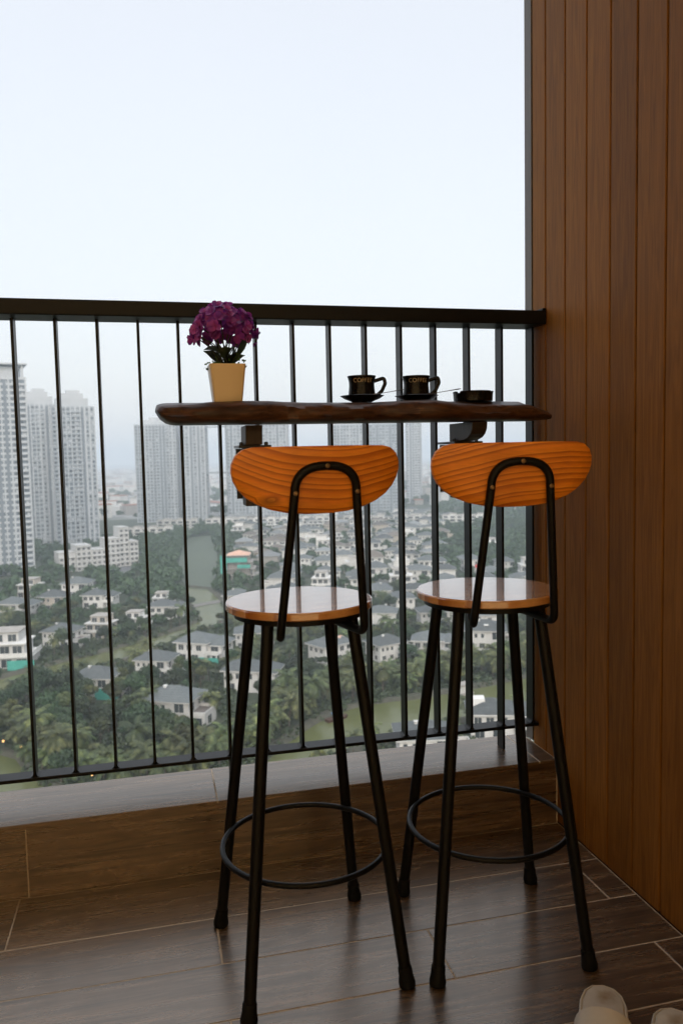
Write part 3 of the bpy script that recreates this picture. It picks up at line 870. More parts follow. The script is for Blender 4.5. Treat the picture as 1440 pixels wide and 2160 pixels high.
# ---- slippers
def make_slipper(heel, ang, label):
    t = tag(empty('slipper', (heel[0], heel[1], 0.0005), ang), label, 'slipper', 'cream slippers on the tiles')
    ol = [(0.0, 0.0), (0.006, 0.020), (0.022, 0.034), (0.05, 0.0415), (0.10, 0.0425), (0.15, 0.0455), (0.20, 0.049), (0.235, 0.045), (0.258, 0.030), (0.265, 0.0)]
    ol = ol + [(x, -y) for x, y in reversed(ol[1:-1])]
    def grow(k, z): return [(0.13 + (x - 0.13) * (1 + k / 0.13), y * (1 + k / 0.045), z) for x, y in ol]
    lay = [grow(-0.002, 0.0), grow(0.0, 0.002), grow(0.0, 0.014), grow(-0.002, 0.017)]
    n_ = len(ol)
    s = MB(); s.add([q for l in lay for q in l], [(j * n_ + k, j * n_ + (k + 1) % n_, (j + 1) * n_ + (k + 1) % n_, (j + 1) * n_ + k) for j in range(3) for k in range(n_)] + [tuple(range(n_ - 1, -1, -1)), tuple(range(3 * n_, 4 * n_))])
    s.build('sole', M['slipper'], t, smooth=True, autosmooth=50)
    i0 = MB(); l2 = [grow(-0.0065, 0.0172), grow(-0.0085, 0.0215), grow(-0.013, 0.0225)]
    i0.add([q for l in l2 for q in l], [(j * n_ + k, j * n_ + (k + 1) % n_, (j + 1) * n_ + (k + 1) % n_, (j + 1) * n_ + k) for j in range(2) for k in range(n_)] + [tuple(range(2 * n_, 3 * n_))])
    i0.build('insole', M['insole'], t, smooth=True, autosmooth=50)
    pp = MB(); pp.tube([(x, y, 0.0178) for x, y, _ in grow(-0.003, 0)], 0.0017, 6, closed=True); pp.build('piping', M['slipper'], t, smooth=True)
    b_ = MB(); NX, NA = 10, 14; vs_ = []
    for lay_ in (0.0, 0.004):
        for i in range(NX + 1):
            x = 0.115 + 0.135 * i / NX
            hw = interp(x, [(0.10, 0.0425), (0.15, 0.0455), (0.20, 0.049), (0.235, 0.045), (0.252, 0.036)]) + 0.003 + lay_
            hh = interp(x, [(0.11, 0.062), (0.18, 0.050), (0.25, 0.026)]) + lay_
            for k in range(NA + 1):
                a = math.pi * k / NA
                vs_.append((x + 0.018 * math.sin(a) * (1 - i / NX) * 0.8, hw * math.cos(a), 0.006 + (hh - 0.006) * math.sin(a) ** 0.75))
    m1 = NA + 1; tot = (NX + 1) * m1
    fs = []
    for o_ in (0, tot):
        fs += [(o_ + i * m1 + k, o_ + i * m1 + k + 1, o_ + (i + 1) * m1 + k + 1, o_ + (i + 1) * m1 + k) for i in range(NX) for k in range(NA)]
    fs += [(k, k + 1, tot + k + 1, tot + k) for k in range(NA)] + [(NX * m1 + k, NX * m1 + k + 1, tot + NX * m1 + k + 1, tot + NX * m1 + k) for k in range(NA)]
    b_.add(vs_, fs)
    b_.build('upper_band', M['slipper'], t, smooth=True, autosmooth=60)
    return t
make_slipper((-0.262, -0.752), R(239), 'cream cloth slipper with a stained heel, the one lying farther from the wall')
make_slipper((-0.178, -0.838), R(243), 'cream cloth slipper lying closer to the plank wall')
# ================================================================== LANDSCAPE far below
GZ = -64.0
def ground_sheet(name, poly, z, mat_, kind='structure', label=None):
    mb = MB(); n_ = len(poly)
    mb.add([(x, y, z) for x, y in poly], [tuple(range(n_))])
    o = mb.build(name, mat_)
    return tag(o, label, kind=kind)

M['ground'] = noise_mat('grass_and_soil', [(0.25, (0.022, 0.032, 0.015)), (0.45, (0.034, 0.046, 0.021)), (0.62, (0.055, 0.062, 0.034)), (0.8, (0.13, 0.118, 0.09))], scale=0.11, rough=0.95, detail=12)
M['paving'] = noise_mat('pale_street_paving', [(0.3, (0.12, 0.115, 0.105)), (0.7, (0.20, 0.19, 0.175))], scale=0.3, rough=0.9)
M['asphalt'] = noise_mat('grey_asphalt', [(0.3, (0.09, 0.09, 0.095)), (0.7, (0.14, 0.14, 0.145))], scale=0.2, rough=0.9)
M['water'] = noise_mat('olive_canal_water', [(0.3, (0.085, 0.095, 0.032)), (0.7, (0.115, 0.122, 0.046))], scale=0.06, rough=0.22, bump=0.05, bump_dist=0.05, fine=0.8, spec=0.2)
M['lake'] = noise_mat('grey_green_lake_water', [(0.3, (0.060, 0.078, 0.048)), (0.7, (0.080, 0.098, 0.062))], scale=0.03, rough=0.4, bump=0.05, bump_dist=0.05, fine=0.8, spec=0.1)
M['city'] = noise_mat('pale_built_up_plain', [(0.3, (0.10, 0.115, 0.09)), (0.45, (0.24, 0.235, 0.225)), (0.7, (0.38, 0.37, 0.36))], scale=0.02, rough=0.95, detail=10)
M['bank'] = noise_mat('muddy_bank_stone', [(0.3, (0.035, 0.036, 0.022)), (0.7, (0.085, 0.078, 0.055))], scale=0.4, rough=0.95)

ground_sheet('ground', [(-4500, -2200), (5200, -2200), (5200, 6500), (-4500, 6500)], GZ, M['ground'], label='green ground of the suburb far below the balcony')
canal2 = [(-140, 150), (-80, 158), (-36, 181), (-32, 177), (-27, 166), (-21, 156), (-10, 149), (5, 147), (16, 152), (22, 164), (33, 178), (43, 187), (50, 190), (62, 190.5), (76, 193), (92, 197), (110, 203), (160, 220), (230, 232),
          (235, 212), (165, 198), (115, 186), (92, 180), (73, 173), (55, 171), (46, 164), (35, 160), (22, 146), (8, 134), (-8, 132), (-31, 134), (-80, 132), (-140, 128)]
canal1 = [(-160, 190), (-80, 222), (-47, 245), (-38, 253), (-29, 261), (-17, 270), (-3, 284), (8, 296), (16, 310), (14, 340), (12, 372), (14, 392), (24, 381), (27, 350), (28, 315), (20, 298), (7, 282), (-3, 266), (-16, 253), (-27, 245), (-35, 235), (-44, 227), (-80, 205), (-160, 172)]
lake = [(14, 388), (24, 380), (33, 440), (38, 500), (42, 575), (44, 640), (26, 632), (18, 560), (14, 500), (11, 440)]
ground_sheet('city_ground', [(-1400, 860), (-300, 845), (60, 850), (330, 960), (700, 1000), (2400, 1000), (4200, 6000), (-3200, 6000)], GZ + 0.03, M['city'], label='pale built-up plain beyond the towers')
ground_sheet('canal', canal2, GZ + 0.05, M['water'], label='olive-green canal with palms on its bank, just below')
ground_sheet('canal', canal1, GZ + 0.05, M['water'], label='narrow olive canal behind the white hip-roofed villa island')
ground_sheet('lake', lake, GZ + 0.09, M['lake'], label='hazy grey-green lake arm between tree belts')
def strip(name, path, wid, z, mat_, label):
    mb = MB(); P = [Vector((x, y, 0)) for x, y in path]; vs_ = []
    for i, q in enumerate(P):
        t = (P[min(i + 1, len(P) - 1)] - P[max(i - 1, 0)]).normalized(); n_ = Vector((-t.y, t.x, 0)) * (wid / 2)
        vs_ += [(q + n_)[:2] + (z,), (q - n_)[:2] + (z,)]
    mb.add(vs_, [(2 * i, 2 * i + 1, 2 * i + 3, 2 * i + 2) for i in range(len(P) - 1)])
    return tag(mb.build(name, mat_), label, kind='structure')
strip('road', [(-60, 330), (-30, 420), (-18, 480), (-12, 560), (-8, 670), (0, 760)], 13, GZ + 0.13, M['asphalt'], 'grey avenue running away past the stepped white flats')
strip('road', [(-150, 300), (-90, 322), (-45, 318), (-10, 326), (30, 350), (70, 372), (140, 372), (230, 352)], 6, GZ + 0.17, M['paving'], 'pale lane between the villa rows')
strip('road', [(20, 214), (45, 232), (70, 246), (110, 250), (170, 255)], 5, GZ + 0.21, M['paving'], 'pale lane behind the canal-side villas')

def inside(poly, x, y):
    c = False; j = len(poly) - 1
    for i in range(len(poly)):
        xi, yi = poly[i]; xj, yj = poly[j]
        if (yi > y) != (yj > y) and x < (xj - xi) * (y - yi) / (yj - yi) + xi: c = not c
        j = i
    return c
def near_edge(poly, x, y, d):
    for i in range(len(poly)):
        a, b_ = Vector(poly[i - 1]), Vector(poly[i]); p_ = Vector((x, y)); ab = b_ - a
        t = max(0, min(1, (p_ - a).dot(ab) / max(1e-6, ab.length_squared)))
        if (p_ - a - ab * t).length < d: return True
    return False
WATER = [canal1, canal2, lake]
def wet(x, y, d=0.0):
    return any(inside(p_, x, y) or (d and near_edge(p_, x, y, d)) for p_ in WATER)

# muddy banks: low stone revetment along each canal edge
for poly, lab in ((canal2, 'low mud and stone bank of the near canal'), (canal1, 'low mud and stone bank of the narrow canal')):
    mb = MB(); P = poly + [poly[0]]
    cx_ = sum(p_[0] for p_ in poly) / len(poly); cy_ = sum(p_[1] for p_ in poly) / len(poly)
    vs_ = []; n_ = len(P)
    sub = []
    for (a, b_) in zip(P[:-1], P[1:]):
        L_ = math.hypot(b_[0] - a[0], b_[1] - a[1]); k_ = max(1, int(L_ / 4))
        for i in range(k_): sub.append((lerp(a[0], b_[0], i / k_), lerp(a[1], b_[1], i / k_)))
    N = len(sub)
    for i in range(N):
        a, b_ = Vector(sub[i - 1]), Vector(sub[(i + 1) % N]); t = (b_ - a).normalized(); nn = Vector((t.y, -t.x))
        if inside(poly, sub[i][0] + nn.x * 0.5, sub[i][1] + nn.y * 0.5): nn = -nn
        q = Vector(sub[i]); j = mnoise.noise(Vector((q.x * .2, q.y * .2, 1))) * 0.8
        vs_ += [(*(q - nn * (0.5 + j)), GZ + 0.02), (*(q + nn * 0.5), GZ + 0.75 + 0.3 * j), (*(q + nn * 2.2), GZ + 0.8 + 0.3 * j), (*(q + nn * 3.4), GZ + 0.02)]
    mb.add(vs_, [(4 * i + k, 4 * i + k + 1, 4 * ((i + 1) % N) + k + 1, 4 * ((i + 1) % N) + k) for i in range(N) for k in range(3)])
    tag(mb.build('canal_bank', M['bank'], smooth=True), lab, kind='structure')

# ---- villas
M['vwall'] = noise_mat('weathered_white_render', [(0.22, (0.40, 0.385, 0.36)), (0.42, (0.57, 0.56, 0.54)), (0.8, (0.68, 0.675, 0.66))], scale=0.5, stretch=(1, 1, 0.35), rough=0.85, detail=8, per_object=0.16)
M['vgrey'] = noise_mat('grey_unpainted_render', [(0.2, (0.24, 0.225, 0.21)), (0.7, (0.36, 0.34, 0.315))], scale=0.5, rough=0.9)
M['vbeige'] = noise_mat('beige_weathered_render', [(0.2, (0.36, 0.32, 0.27)), (0.7, (0.48, 0.43, 0.37))], scale=0.5, rough=0.9)
def roof_mat(name, a, b_):
    m = noise_mat(name, [(0.25, a), (0.7, b_)], scale=0.8, rough=0.7, detail=8, per_object=0.34)
    return m
M['roof'] = roof_mat('slate_roof_tiles', (0.060, 0.070, 0.074), (0.105, 0.115, 0.115))
M['roof_red'] = roof_mat('terracotta_roof_tiles', (0.30, 0.10, 0.06), (0.40, 0.16, 0.10))
M['roof_flat'] = noise_mat('stained_flat_roof', [(0.25, (0.22, 0.20, 0.18)), (0.7, (0.40, 0.375, 0.345))], scale=0.4, rough=0.9)
M['glass'] = noise_mat('dark_window_glass', [(0.3, (0.025, 0.032, 0.036)), (0.7, (0.055, 0.065, 0.07))], scale=0.3, rough=0.12)
M['net'] = noise_mat('teal_debris_netting', [(0.3, (0.035, 0.27, 0.22)), (0.7, (0.08, 0.40, 0.33))], scale=0.8, rough=0.8)
M['terrace'] = noise_mat('grey_brown_terrace_floor', [(0.3, (0.15, 0.13, 0.12)), (0.7, (0.22, 0.19, 0.175))], scale=0.6, rough=0.9)
M['pink'] = noise_mat('fresh_clay_tiles', [(0.3, (0.55, 0.33, 0.24)), (0.7, (0.65, 0.42, 0.32))], scale=1, rough=0.8)

def hip(mb, x0, x1, y0, y1, z, h, ov=0.9, mi=0, course=True):
    """hip roof with eaves and stepped tile courses"""
    x0 -= ov; x1 += ov; y0 -= ov; y1 += ov
    w, d = x1 - x0, y1 - y0
    k = min(w, d) / 2
    N = 7 if course else 1
    prev = None
    def ring(t, zz): return [(x0 + k * t, y0 + k * t, zz), (x1 - k * t, y0 + k * t, zz), (x1 - k * t, y1 - k * t, zz), (x0 + k * t, y1 - k * t, zz)]
    rings_ = [ring(0, z), ring(0, z + 0.12)]
    for j in range(1, N + 1):
        t = j / N
        zz = z + 0.12 + h * t
        if j < N:
            rings_.append(ring(t, zz - 0.06)); rings_.append(ring(t + 0.001, zz))
        else: rings_.append(ring(0.999, zz))
    vs_ = [q for r_ in rings_ for q in r_]
    fs = [(3, 2, 1, 0)]
    for j in range(len(rings_) - 1):
        for q in range(4): fs.append((4 * j + q, 4 * j + (q + 1) % 4, 4 * j + 4 + (q + 1) % 4, 4 * j + 4 + q))
    fs.append(tuple(range(len(vs_) - 4, len(vs_))))
    mb.add(vs_, fs, mi)
def fascia(mb, x0, x1, y0, y1, z, ov=0.9, t=0.28, w=0.16, mi=0):
    x0 -= ov + .02; x1 += ov + .02; y0 -= ov + .02; y1 += ov + .02
    mb.box(x0, x1, y0, y0 + w, z - t, z - 0.003, mi); mb.box(x0, x1, y1 - w, y1, z - t, z - 0.003, mi)
    mb.box(x0, x0 + w, y0 + w, y1 - w, z - t, z - 0.003, mi); mb.box(x1 - w, x1, y0 + w, y1 - w, z - t, z - 0.003, mi)
    mb.box(x0 + w, x1 - w, y0 + w, y1 - w, z - t, z - t + 0.08, mi)
_win = {}
def window_mesh(w_, h_, frame='vwall'):
    key = (w_, h_, frame)
    if key not in _win:
        mb = MB()
        mb.box(-w_ / 2, w_ / 2, -0.02, 0.10, 0, h_, 1)
        f_ = 0.10
        mb.box(-w_ / 2 - f_, w_ / 2 + f_, -0.06, 0.12, -f_, 0, 0); mb.box(-w_ / 2 - f_, w_ / 2 + f_, -0.06, 0.12, h_, h_ + f_, 0)
        mb.box(-w_ / 2 - f_, -w_ / 2, -0.06, 0.12, 0, h_, 0); mb.box(w_ / 2, w_ / 2 + f_, -0.06, 0.12, 0, h_, 0)
        if w_ > 1.2: mb.box(-0.04, 0.04, -0.05, 0.11, 0, h_, 0)
        _win[key] = mb.mesh('window', [M[frame], M['glass']])
    return _win[key]
def put_window(parent, side, p, z, ext, w_, h_, frame='vwall', name='window'):
    """side: 'S','N','W','E' face of the body with extents ext=(x0,x1,y0,y1)"""
    x0, x1, y0, y1 = ext
    loc, rz = {'S': ((p, y0 - 0.03, z), 0), 'N': ((p, y1 + 0.03, z), math.pi), 'W': ((x0 - 0.03, p, z), -math.pi / 2), 'E': ((x1 + 0.03, p, z), math.pi / 2)}[side]
    return link(name, window_mesh(w_, h_, frame), parent, loc, rz)

def villa_a(wall='vwall', roof='roof'):
    """two storeys under a hip roof, single-storey wing with roof terrace on the right"""
    t = empty('villa')
    b = MB(); b.box(-6.5, 6.0, -5, 5, 0, 6.6); b.box(6.0, 10.5, -5.2, 2.5, 0, 3.2); b.build('wall', M[wall], t)
    r_ = MB(); hip(r_, -6.5, 6.0, -5, 5, 6.62, 2.6); r_.build('roof', M[roof], t)
    f_ = MB(); fascia(f_, -6.5, 6.0, -5, 5, 6.60); f_.build('roof_edge', M['vwall'], t)
    d_ = MB(); d_.box(6.02, 10.4, -5.1, 2.4, 3.2, 3.26); d_.build('terrace', M['terrace'], t)
    p_ = MB(); p_.box(6.0, 10.6, -5.3, -5.1, 3.1, 4.1); p_.box(10.4, 10.6, -5.1, 2.6, 3.1, 4.1); p_.box(6.0, 10.4, 2.4, 2.6, 3.1, 4.1); p_.build('parapet', M[wall], t)
    for sx in (7.2, 9.8):
        pass
    c_ = MB(); c_.box(-2.6, -1.9, -1.2, -0.5, 7.6, 9.3); c_.box(-2.75, -1.75, -1.35, -0.35, 9.3, 9.45); c_.build('chimney', M['vwall'], t)
    ext = (-6.5, 6.0, -5, 5)
    for x in (-5.2, -3.1, -1.0): put_window(t, 'S', x, 4.2, ext, 0.9, 1.3)
    put_window(t, 'S', 3.4, 3.7, ext, 2.6, 2.3)
    for x in (-4.6, -1.2): put_window(t, 'S', x, 0.9, ext, 1.6, 1.5)
    put_window(t, 'S', 3.2, 0.3, ext, 3.0, 2.2)
    for y in (-3, 0, 3): put_window(t, 'W', y, 4.1, ext, 1.2, 1.4); 
    put_window(t, 'W', -2.5, 0.8, ext, 1.6, 1.6); put_window(t, 'W', 2.0, 0.8, ext, 1.6, 1.6)
    put_window(t, 'E', -2.6, 3.5, ext, 2.2, 2.3); put_window(t, 'E', 2.0, 3.9, ext, 1.4, 1.5)
    put_window(t, 'S', 8.3, 0.3, (6.0, 10.5, -5.2, 2.5), 3.0, 2.3)
    put_window(t, 'E', -2.0, 0.5, (6.0, 10.5, -5.2, 2.5), 2.4, 2.1)
    return t
def villa_b(wall='vwall', roof='roof'):
    """L-shaped house: two crossing hip roofs, columned loggia"""
    t = empty('villa')
    b = MB(); b.box(-7, 3, -4.5, 4.5, 0, 6.4); b.box(3, 7.5, -3, 5.5, 0, 5.6); b.build('wall', M[wall], t)
    r_ = MB(); hip(r_, -7, 3, -4.5, 4.5, 6.42, 2.4); hip(r_, 3.0, 7.5, -3.0, 5.5, 5.62, 1.7); r_.build('roof', M[roof], t)
    f_ = MB(); fascia(f_, -7, 3, -4.5, 4.5, 6.40); fascia(f_, 3.9, 7.5, -3.0, 5.5, 5.60); f_.build('roof_edge', M['vwall'], t)
    for x in (3.6, 5.2, 6.9):
        c_ = MB(); c_.box(x - .2, x + .2, -5.6, -5.2, 0, 3.0); c_.build('column', M['vwall'], t)
    l_ = MB(); l_.box(3.05, 7.5, -5.8, -3.05, 3.0, 3.3); l_.box(3.05, 7.5, -5.8, -5.65, 3.3, 4.2); l_.build('loggia_roof', M['vwall'], t)
    ext = (-7, 3, -4.5, 4.5)
    for x in (-5.4, -2.6, 0.6): put_window(t, 'S', x, 3.9, ext, 1.7, 1.6)
    for x in (-5.0, -0.8): put_window(t, 'S', x, 0.6, ext, 2.2, 2.0)
    put_window(t, 'S', 5.2, 3.6, (3, 7.5, -3, 5.5), 2.4, 1.7)
    put_window(t, 'S', 5.2, 0.2, (3, 7.5, -3, 5.5), 3.0, 2.3)
    for y in (-2.6, 0.2, 2.8): put_window(t, 'W', y, 4.0, ext, 1.3, 1.4)
    put_window(t, 'W', 0, 0.7, ext, 2.0, 1.7)
    for y in (-1, 3): put_window(t, 'E', y, 3.6, (3, 7.5, -3, 5.5), 1.4, 1.4)
    return t
def villa_c(wall='vwall', roof='roof_flat'):
    """modern stacked house with flat roofs, white bands and deep dark openings"""
    t = empty('villa')
    b = MB(); b.box(-6, 6, -4.5, 4.5, 0, 3.2); b.box(-6, 4.2, -3.8, 4.5, 3.2, 6.6); b.box(-4.5, 2.5, -2.5, 4.5, 6.6, 9.4); b.build('wall', M[wall], t)
    r_ = MB(); r_.box(-4.8, 2.8, -3.0, 4.8, 9.41, 9.7); r_.build('roof', M[roof], t)
    s_ = MB(); s_.box(-6.5, 6.6, -5.4, 4.7, 3.05, 3.45); s_.box(-6.5, 4.9, -4.9, 4.7, 6.5, 6.85); s_.build('floor_band', M['vwall'], t)
    p_ = MB(); p_.box(-6.45, 6.5, -5.35, -5.2, 3.45, 4.3); p_.box(6.35, 6.5, -5.2, 4.6, 3.45, 4.3); p_.build('balcony_wall', M['vwall'], t)
    for x in (-4.3, -0.9, 2.4): put_window(t, 'S', x, 3.7, (-6, 4.2, -3.8, 4.5), 2.4, 2.2)
    for x in (-4.2, -0.4, 3.6): put_window(t, 'S', x, 0.3, (-6, 6, -4.5, 4.5), 2.7, 2.2)
    for x in (-2.8, 0.8): put_window(t, 'S', x, 7.0, (-4.5, 2.5, -2.5, 4.5), 2.2, 1.9)
    for y in (-2, 2): put_window(t, 'W', y, 3.9, (-6, 4.2, -3.8, 4.5), 1.8, 1.8); put_window(t, 'W', y, 0.7, (-6, 6, -4.5, 4.5), 1.8, 1.8)
    put_window(t, 'E', 0.5, 3.9, (-6, 4.2, -3.8, 4.5), 2.2, 1.9)
    return t
OCC = []          # footprints (x, y, radius) that trees keep clear of
def place(t, x, y, deg, s=1.0, rad=8.5):
    t.location = (x, y, GZ + 0.02); t.rotation_euler = (0, 0, R(deg)); t.scale = (s, s, s)
    OCC.append((x, y, rad * s))
    return t
def add_net(t, x0, x1, y, z0, z1):
    n_ = MB(); n_.box(x0, x1, y - 0.15, y, z0, z1); n_.build('debris_net', M['net'], t)

# individually recognisable villas on the canal island and the bank behind
GI = 'villas on the canal island'
v = tag(place(villa_a(), 2.5, 193, -27, 0.93), 'white two-storey villa with slate hip roof and open roof terrace among bank palms', 'house', GI)
v = tag(place(villa_b(), 24, 213.5, -24, 0.95), 'white villa with crossing slate roofs and columned loggia behind the terrace villa', 'house', GI)
v = tag(place(villa_a('vwall'), -17.5, 221, -20, 0.85), 'white villa with teal debris netting hung on its side', 'house', GI); add_net(v, 1.5, 9.5, -6.3, 0.0, 3.6); add_net(v, 6.5, 10.5, -5.9, 3.6, 5.6)
v = tag(place(villa_a(), -1.5, 236, -24, 0.8), 'white villa with slate hip roof wedged between the netted villa and the large-roofed one', 'house', GI)
v = tag(place(villa_b(), 13, 249, -30, 1.02), 'large white villa with broad crossing slate roofs at the tip of the narrow canal', 'house', GI); add_net(v, 1.5, 8.0, -6.4, 0.0, 2.4)
v = tag(place(villa_b(), 52, 236, 28, 0.9), 'villa with a patch of fresh pink clay tiles on its slate roof', 'house', GI)
pk = MB(); hip(pk, 4.4, 6.4, 0.4, 2.4, 6.75, 0.75, 0.2, course=False); pk.build('repair_patch', M['pink'], v)
v = tag(place(villa_a(), 69, 233, 18, 0.82), 'white hip-roofed villa behind the palms next to the pink-patched roof', 'house', GI)
v = tag(place(villa_b(), 84, 231, -22, 0.9), 'white villa with crossing slate roofs half hidden by canal palms', 'house', GI)
v = tag(place(villa_a(), 104, 236, -24, 1.0), 'white villa with wide slate roof and skylight by the canal palms', 'house', GI)
sk = MB(); sk.box(-0.6, 0.9, -4.0, -2.9, 7.9, 8.25); sk.build('skylight', M['vwall'], v)
GB = 'villas behind the narrow canal'
v = tag(place(villa_c('vwall'), -46, 262, -8, 1.15), 'white three-storey flat-roofed villa with teal fence on the canal edge', 'house', GB); add_net(v, 0.5, 7.5, -6.6, 0.0, 2.6)
v = tag(place(villa_a('vwall'), -33, 284, -25, 0.85), 'pale villa with slate roof behind the flat-roofed canal house', 'house', GB)
v = tag(place(villa_c('vbeige'), -20, 292, -22, 0.85), 'beige unfinished flat-roofed villa above the narrow canal', 'house', GB)
v = tag(place(villa_c('vwall'), -8.5, 300, -20, 0.75), 'small white flat-roofed villa next to the beige unfinished one', 'house', GB)
v = tag(place(villa_b(), 3, 318, -14, 0.9), 'white villa with dark roof where the lane meets the canal bend', 'house', GB)
v = tag(place(villa_c('vwall', 'roof_flat'), 2, 342, -12, 0.7), 'white villa with a bright flat roof behind the canal-bend house', 'house', GB)
v = tag(place(villa_a(), 33, 333, -16, 0.85), 'white slate-roofed villa east of the canal bend', 'house', GB)
GL = 'villas past the pale lane on the tower side'
v = tag(place(villa_b(), -57, 343, -20, 0.95), 'slate-roofed villa past the lane, nearest the canopy-roofed tower', 'house', GL)
v = tag(place(villa_a('vbeige'), -44, 356, -16, 0.9), 'beige hip-roofed villa past the lane between two slate-roofed ones', 'house', GL)
v = tag(place(villa_b('vwall'), -25, 354, -18, 0.9), 'white L-shaped villa past the lane across from the beige unfinished house', 'house', GL)
v = tag(place(villa_a('vwall'), -37, 388, -14, 0.95), 'white hip-roofed villa in the trees below the stepped flats', 'house', GL)
v = tag(place(villa_c('vbeige'), -58, 392, -20, 0.9), 'beige flat-roofed villa in the trees below the towers', 'house', GL)
GN = 'roofs on the near canal bank'
v = tag(place(villa_b(), 74, 161, -18, 0.95), 'slate-roofed house right below with white dormer box on the near bank', 'house', GN)
dm = MB(); dm.box(-6.5, -3.5, -1.5, 1.5, 6.8, 9.0); dm.build('dormer', M['vwall'], v)
v = tag(place(villa_a('vwall'), 53, 152, -12, 0.9), 'slate-roofed house right below with white timber frame on the near bank', 'house', GN)
v = tag(place(villa_a('vwall'), 91, 163, -24, 0.8), 'slate-roofed house on the near bank farthest along the canal', 'house', GN)

# gardens left open on the side that faces the canal
for (x, y, k) in ((2.5, 193, 8), (7, 188, 8), (24, 213.5, 8), (13, 249, 9), (-1.5, 236, 7), (52, 236, 8), (104, 236, 9), (84, 231, 8), (-46, 262, 9), (74, 161, 7), (53, 152, 6), (-17.5, 221, 7), (69, 233, 7)):
    d = math.hypot(x + 1, y + 2); OCC.append((x - (x + 1) / d * k, y - (y + 2) / d * k, 6.0)); OCC.append((x - (x + 1) / d * (k + 6), y - (y + 2) / d * (k + 6), 4.0))

# crowded villa rows beyond
protoA, protoB, protoC = villa_a(), villa_b(), villa_c()
protos = [protoA, protoB, protoC]
LBL = ['two-storey villa with hip roof ', 'L-shaped villa with crossing hip roofs ', 'white flat-roofed stacked villa ']
def zone(x, y):
    d = math.hypot(x, y); a = math.degrees(math.atan2(x, y))
    if math.hypot(x - 42, y - 404) < 75: return 'in the row beside the netted building site'
    if d < 340: return 'in the first row behind the canal island'
    if a > 19: return 'at the foot of the wooded rise'
    if d > 610: return 'close before the long white terraces'
    if d > 470: return 'deep in the hazy middle rows'
    return 'in the rows just past the pale lane'
def simple_villa(kind):
    src = protos[kind]; mb = MB(); mats = []; 
    for ch in src.children:
        if ch.name.split('.')[0] in ('chimney', 'column'): continue
        for mt in ch.data.materials:
            if mt not in mats: mats.append(mt)
        idx = [mats.index(mt) for mt in ch.data.materials]
        mw = Matrix.LocRotScale(ch.location, ch.rotation_euler, ch.scale)
        base = len(mb.v)
        mb.v += [tuple(mw @ vv.co) for vv in ch.data.vertices]
        for pl in ch.data.polygons:
            mb.f.append(tuple(i + base for i in pl.vertices)); mb.m.append(idx[pl.material_index])
    return mb.mesh('villa', mats)
simp = [simple_villa(k) for k in range(3)]
M['roof_brown'] = roof_mat('brown_grey_roof_tiles', (0.085, 0.070, 0.060), (0.14, 0.12, 0.10))
M['roof_pale'] = roof_mat('bleached_grey_roof_tiles', (0.13, 0.14, 0.145), (0.20, 0.21, 0.215))
simp_alt = []
for k, rm, wm_ in ((0, 'roof_brown', 'vbeige'), (1, 'roof_pale', 'vwall'), (0, 'roof_pale', 'vgrey'), (1, 'roof_brown', 'vwall')):
    m2 = simp[k].copy()
    for i_, mt in enumerate(m2.materials):
        if mt == M['roof']: m2.materials[i_] = M[rm]
        elif mt == M['vwall'] and wm_ != 'vwall' and i_ == 0: m2.materials[i_] = M[wm_]
    simp_alt.append((k, m2))
rv = random.Random(5)
spots = []
for row in range(-3, 22):
    for col in range(-12, 30):
        u, vv = col * 19.5 + (row % 2) * 7, row * 27.0
        a = R(-14)
        x = 80 + u * math.cos(a) - vv * math.sin(a); y = 300 + u * math.sin(a) + vv * math.cos(a)
        x += rv.uniform(-3, 3); y += rv.uniform(-4, 4) + 6 * math.sin(x * 0.02)
        d = math.hypot(x + 1, y + 2); ang = math.degrees(math.atan2(x + 1, y + 2))
        if y < 262 or y > 760 or ang < 3.5 or ang > 30: continue
        if ang < 5.5 and y > 330 and not (330 < y < 372): continue
        if wet(x, y, 12): continue
        if 5 < ang < 8.2 and 375 < y < 425: continue           # building site
        if ang > 20.5 and y > 395 + (ang - 20.5) * 2 and rv.random() < 0.93: continue      # wooded hill
        if any(math.hypot(x - ox, y - oy) < 15 for ox, oy, _ in OCC): continue
        spots.append((d, x, y))
spots.sort()
protos_used = [False] * 3
for i, (d, x, y) in enumerate(spots):
    k = rv.choices((0, 1, 2), (5, 5, 2))[0]
    deg = rv.choice((-14, -14, -14, 76, 166, -104)) + rv.uniform(-7, 7)
    s = rv.uniform(0.8, 1.0)
    if d < 430:
        o = protos[k] if not protos_used[k] else copy_tree(protos[k])
        protos_used[k] = True
    else:
        mm = simp[k]
        if rv.random() < 0.4: k, mm = rv.choice(simp_alt)
        o = link('villa', mm)
    place(o, x, y, deg, s, 8.0); o.scale = (s * rv.uniform(.85, 1.12), s, s * rv.uniform(.85, 1.12))
    tag(o, LBL[k] + zone(x, y), 'house', 'crowded villa rows')
for k in range(3):
    if not protos_used[k]: place(protos[k], 120 + 20 * k, 270, -14); tag(protos[k], LBL[k] + zone(120, 270), 'house', 'crowded villa rows')

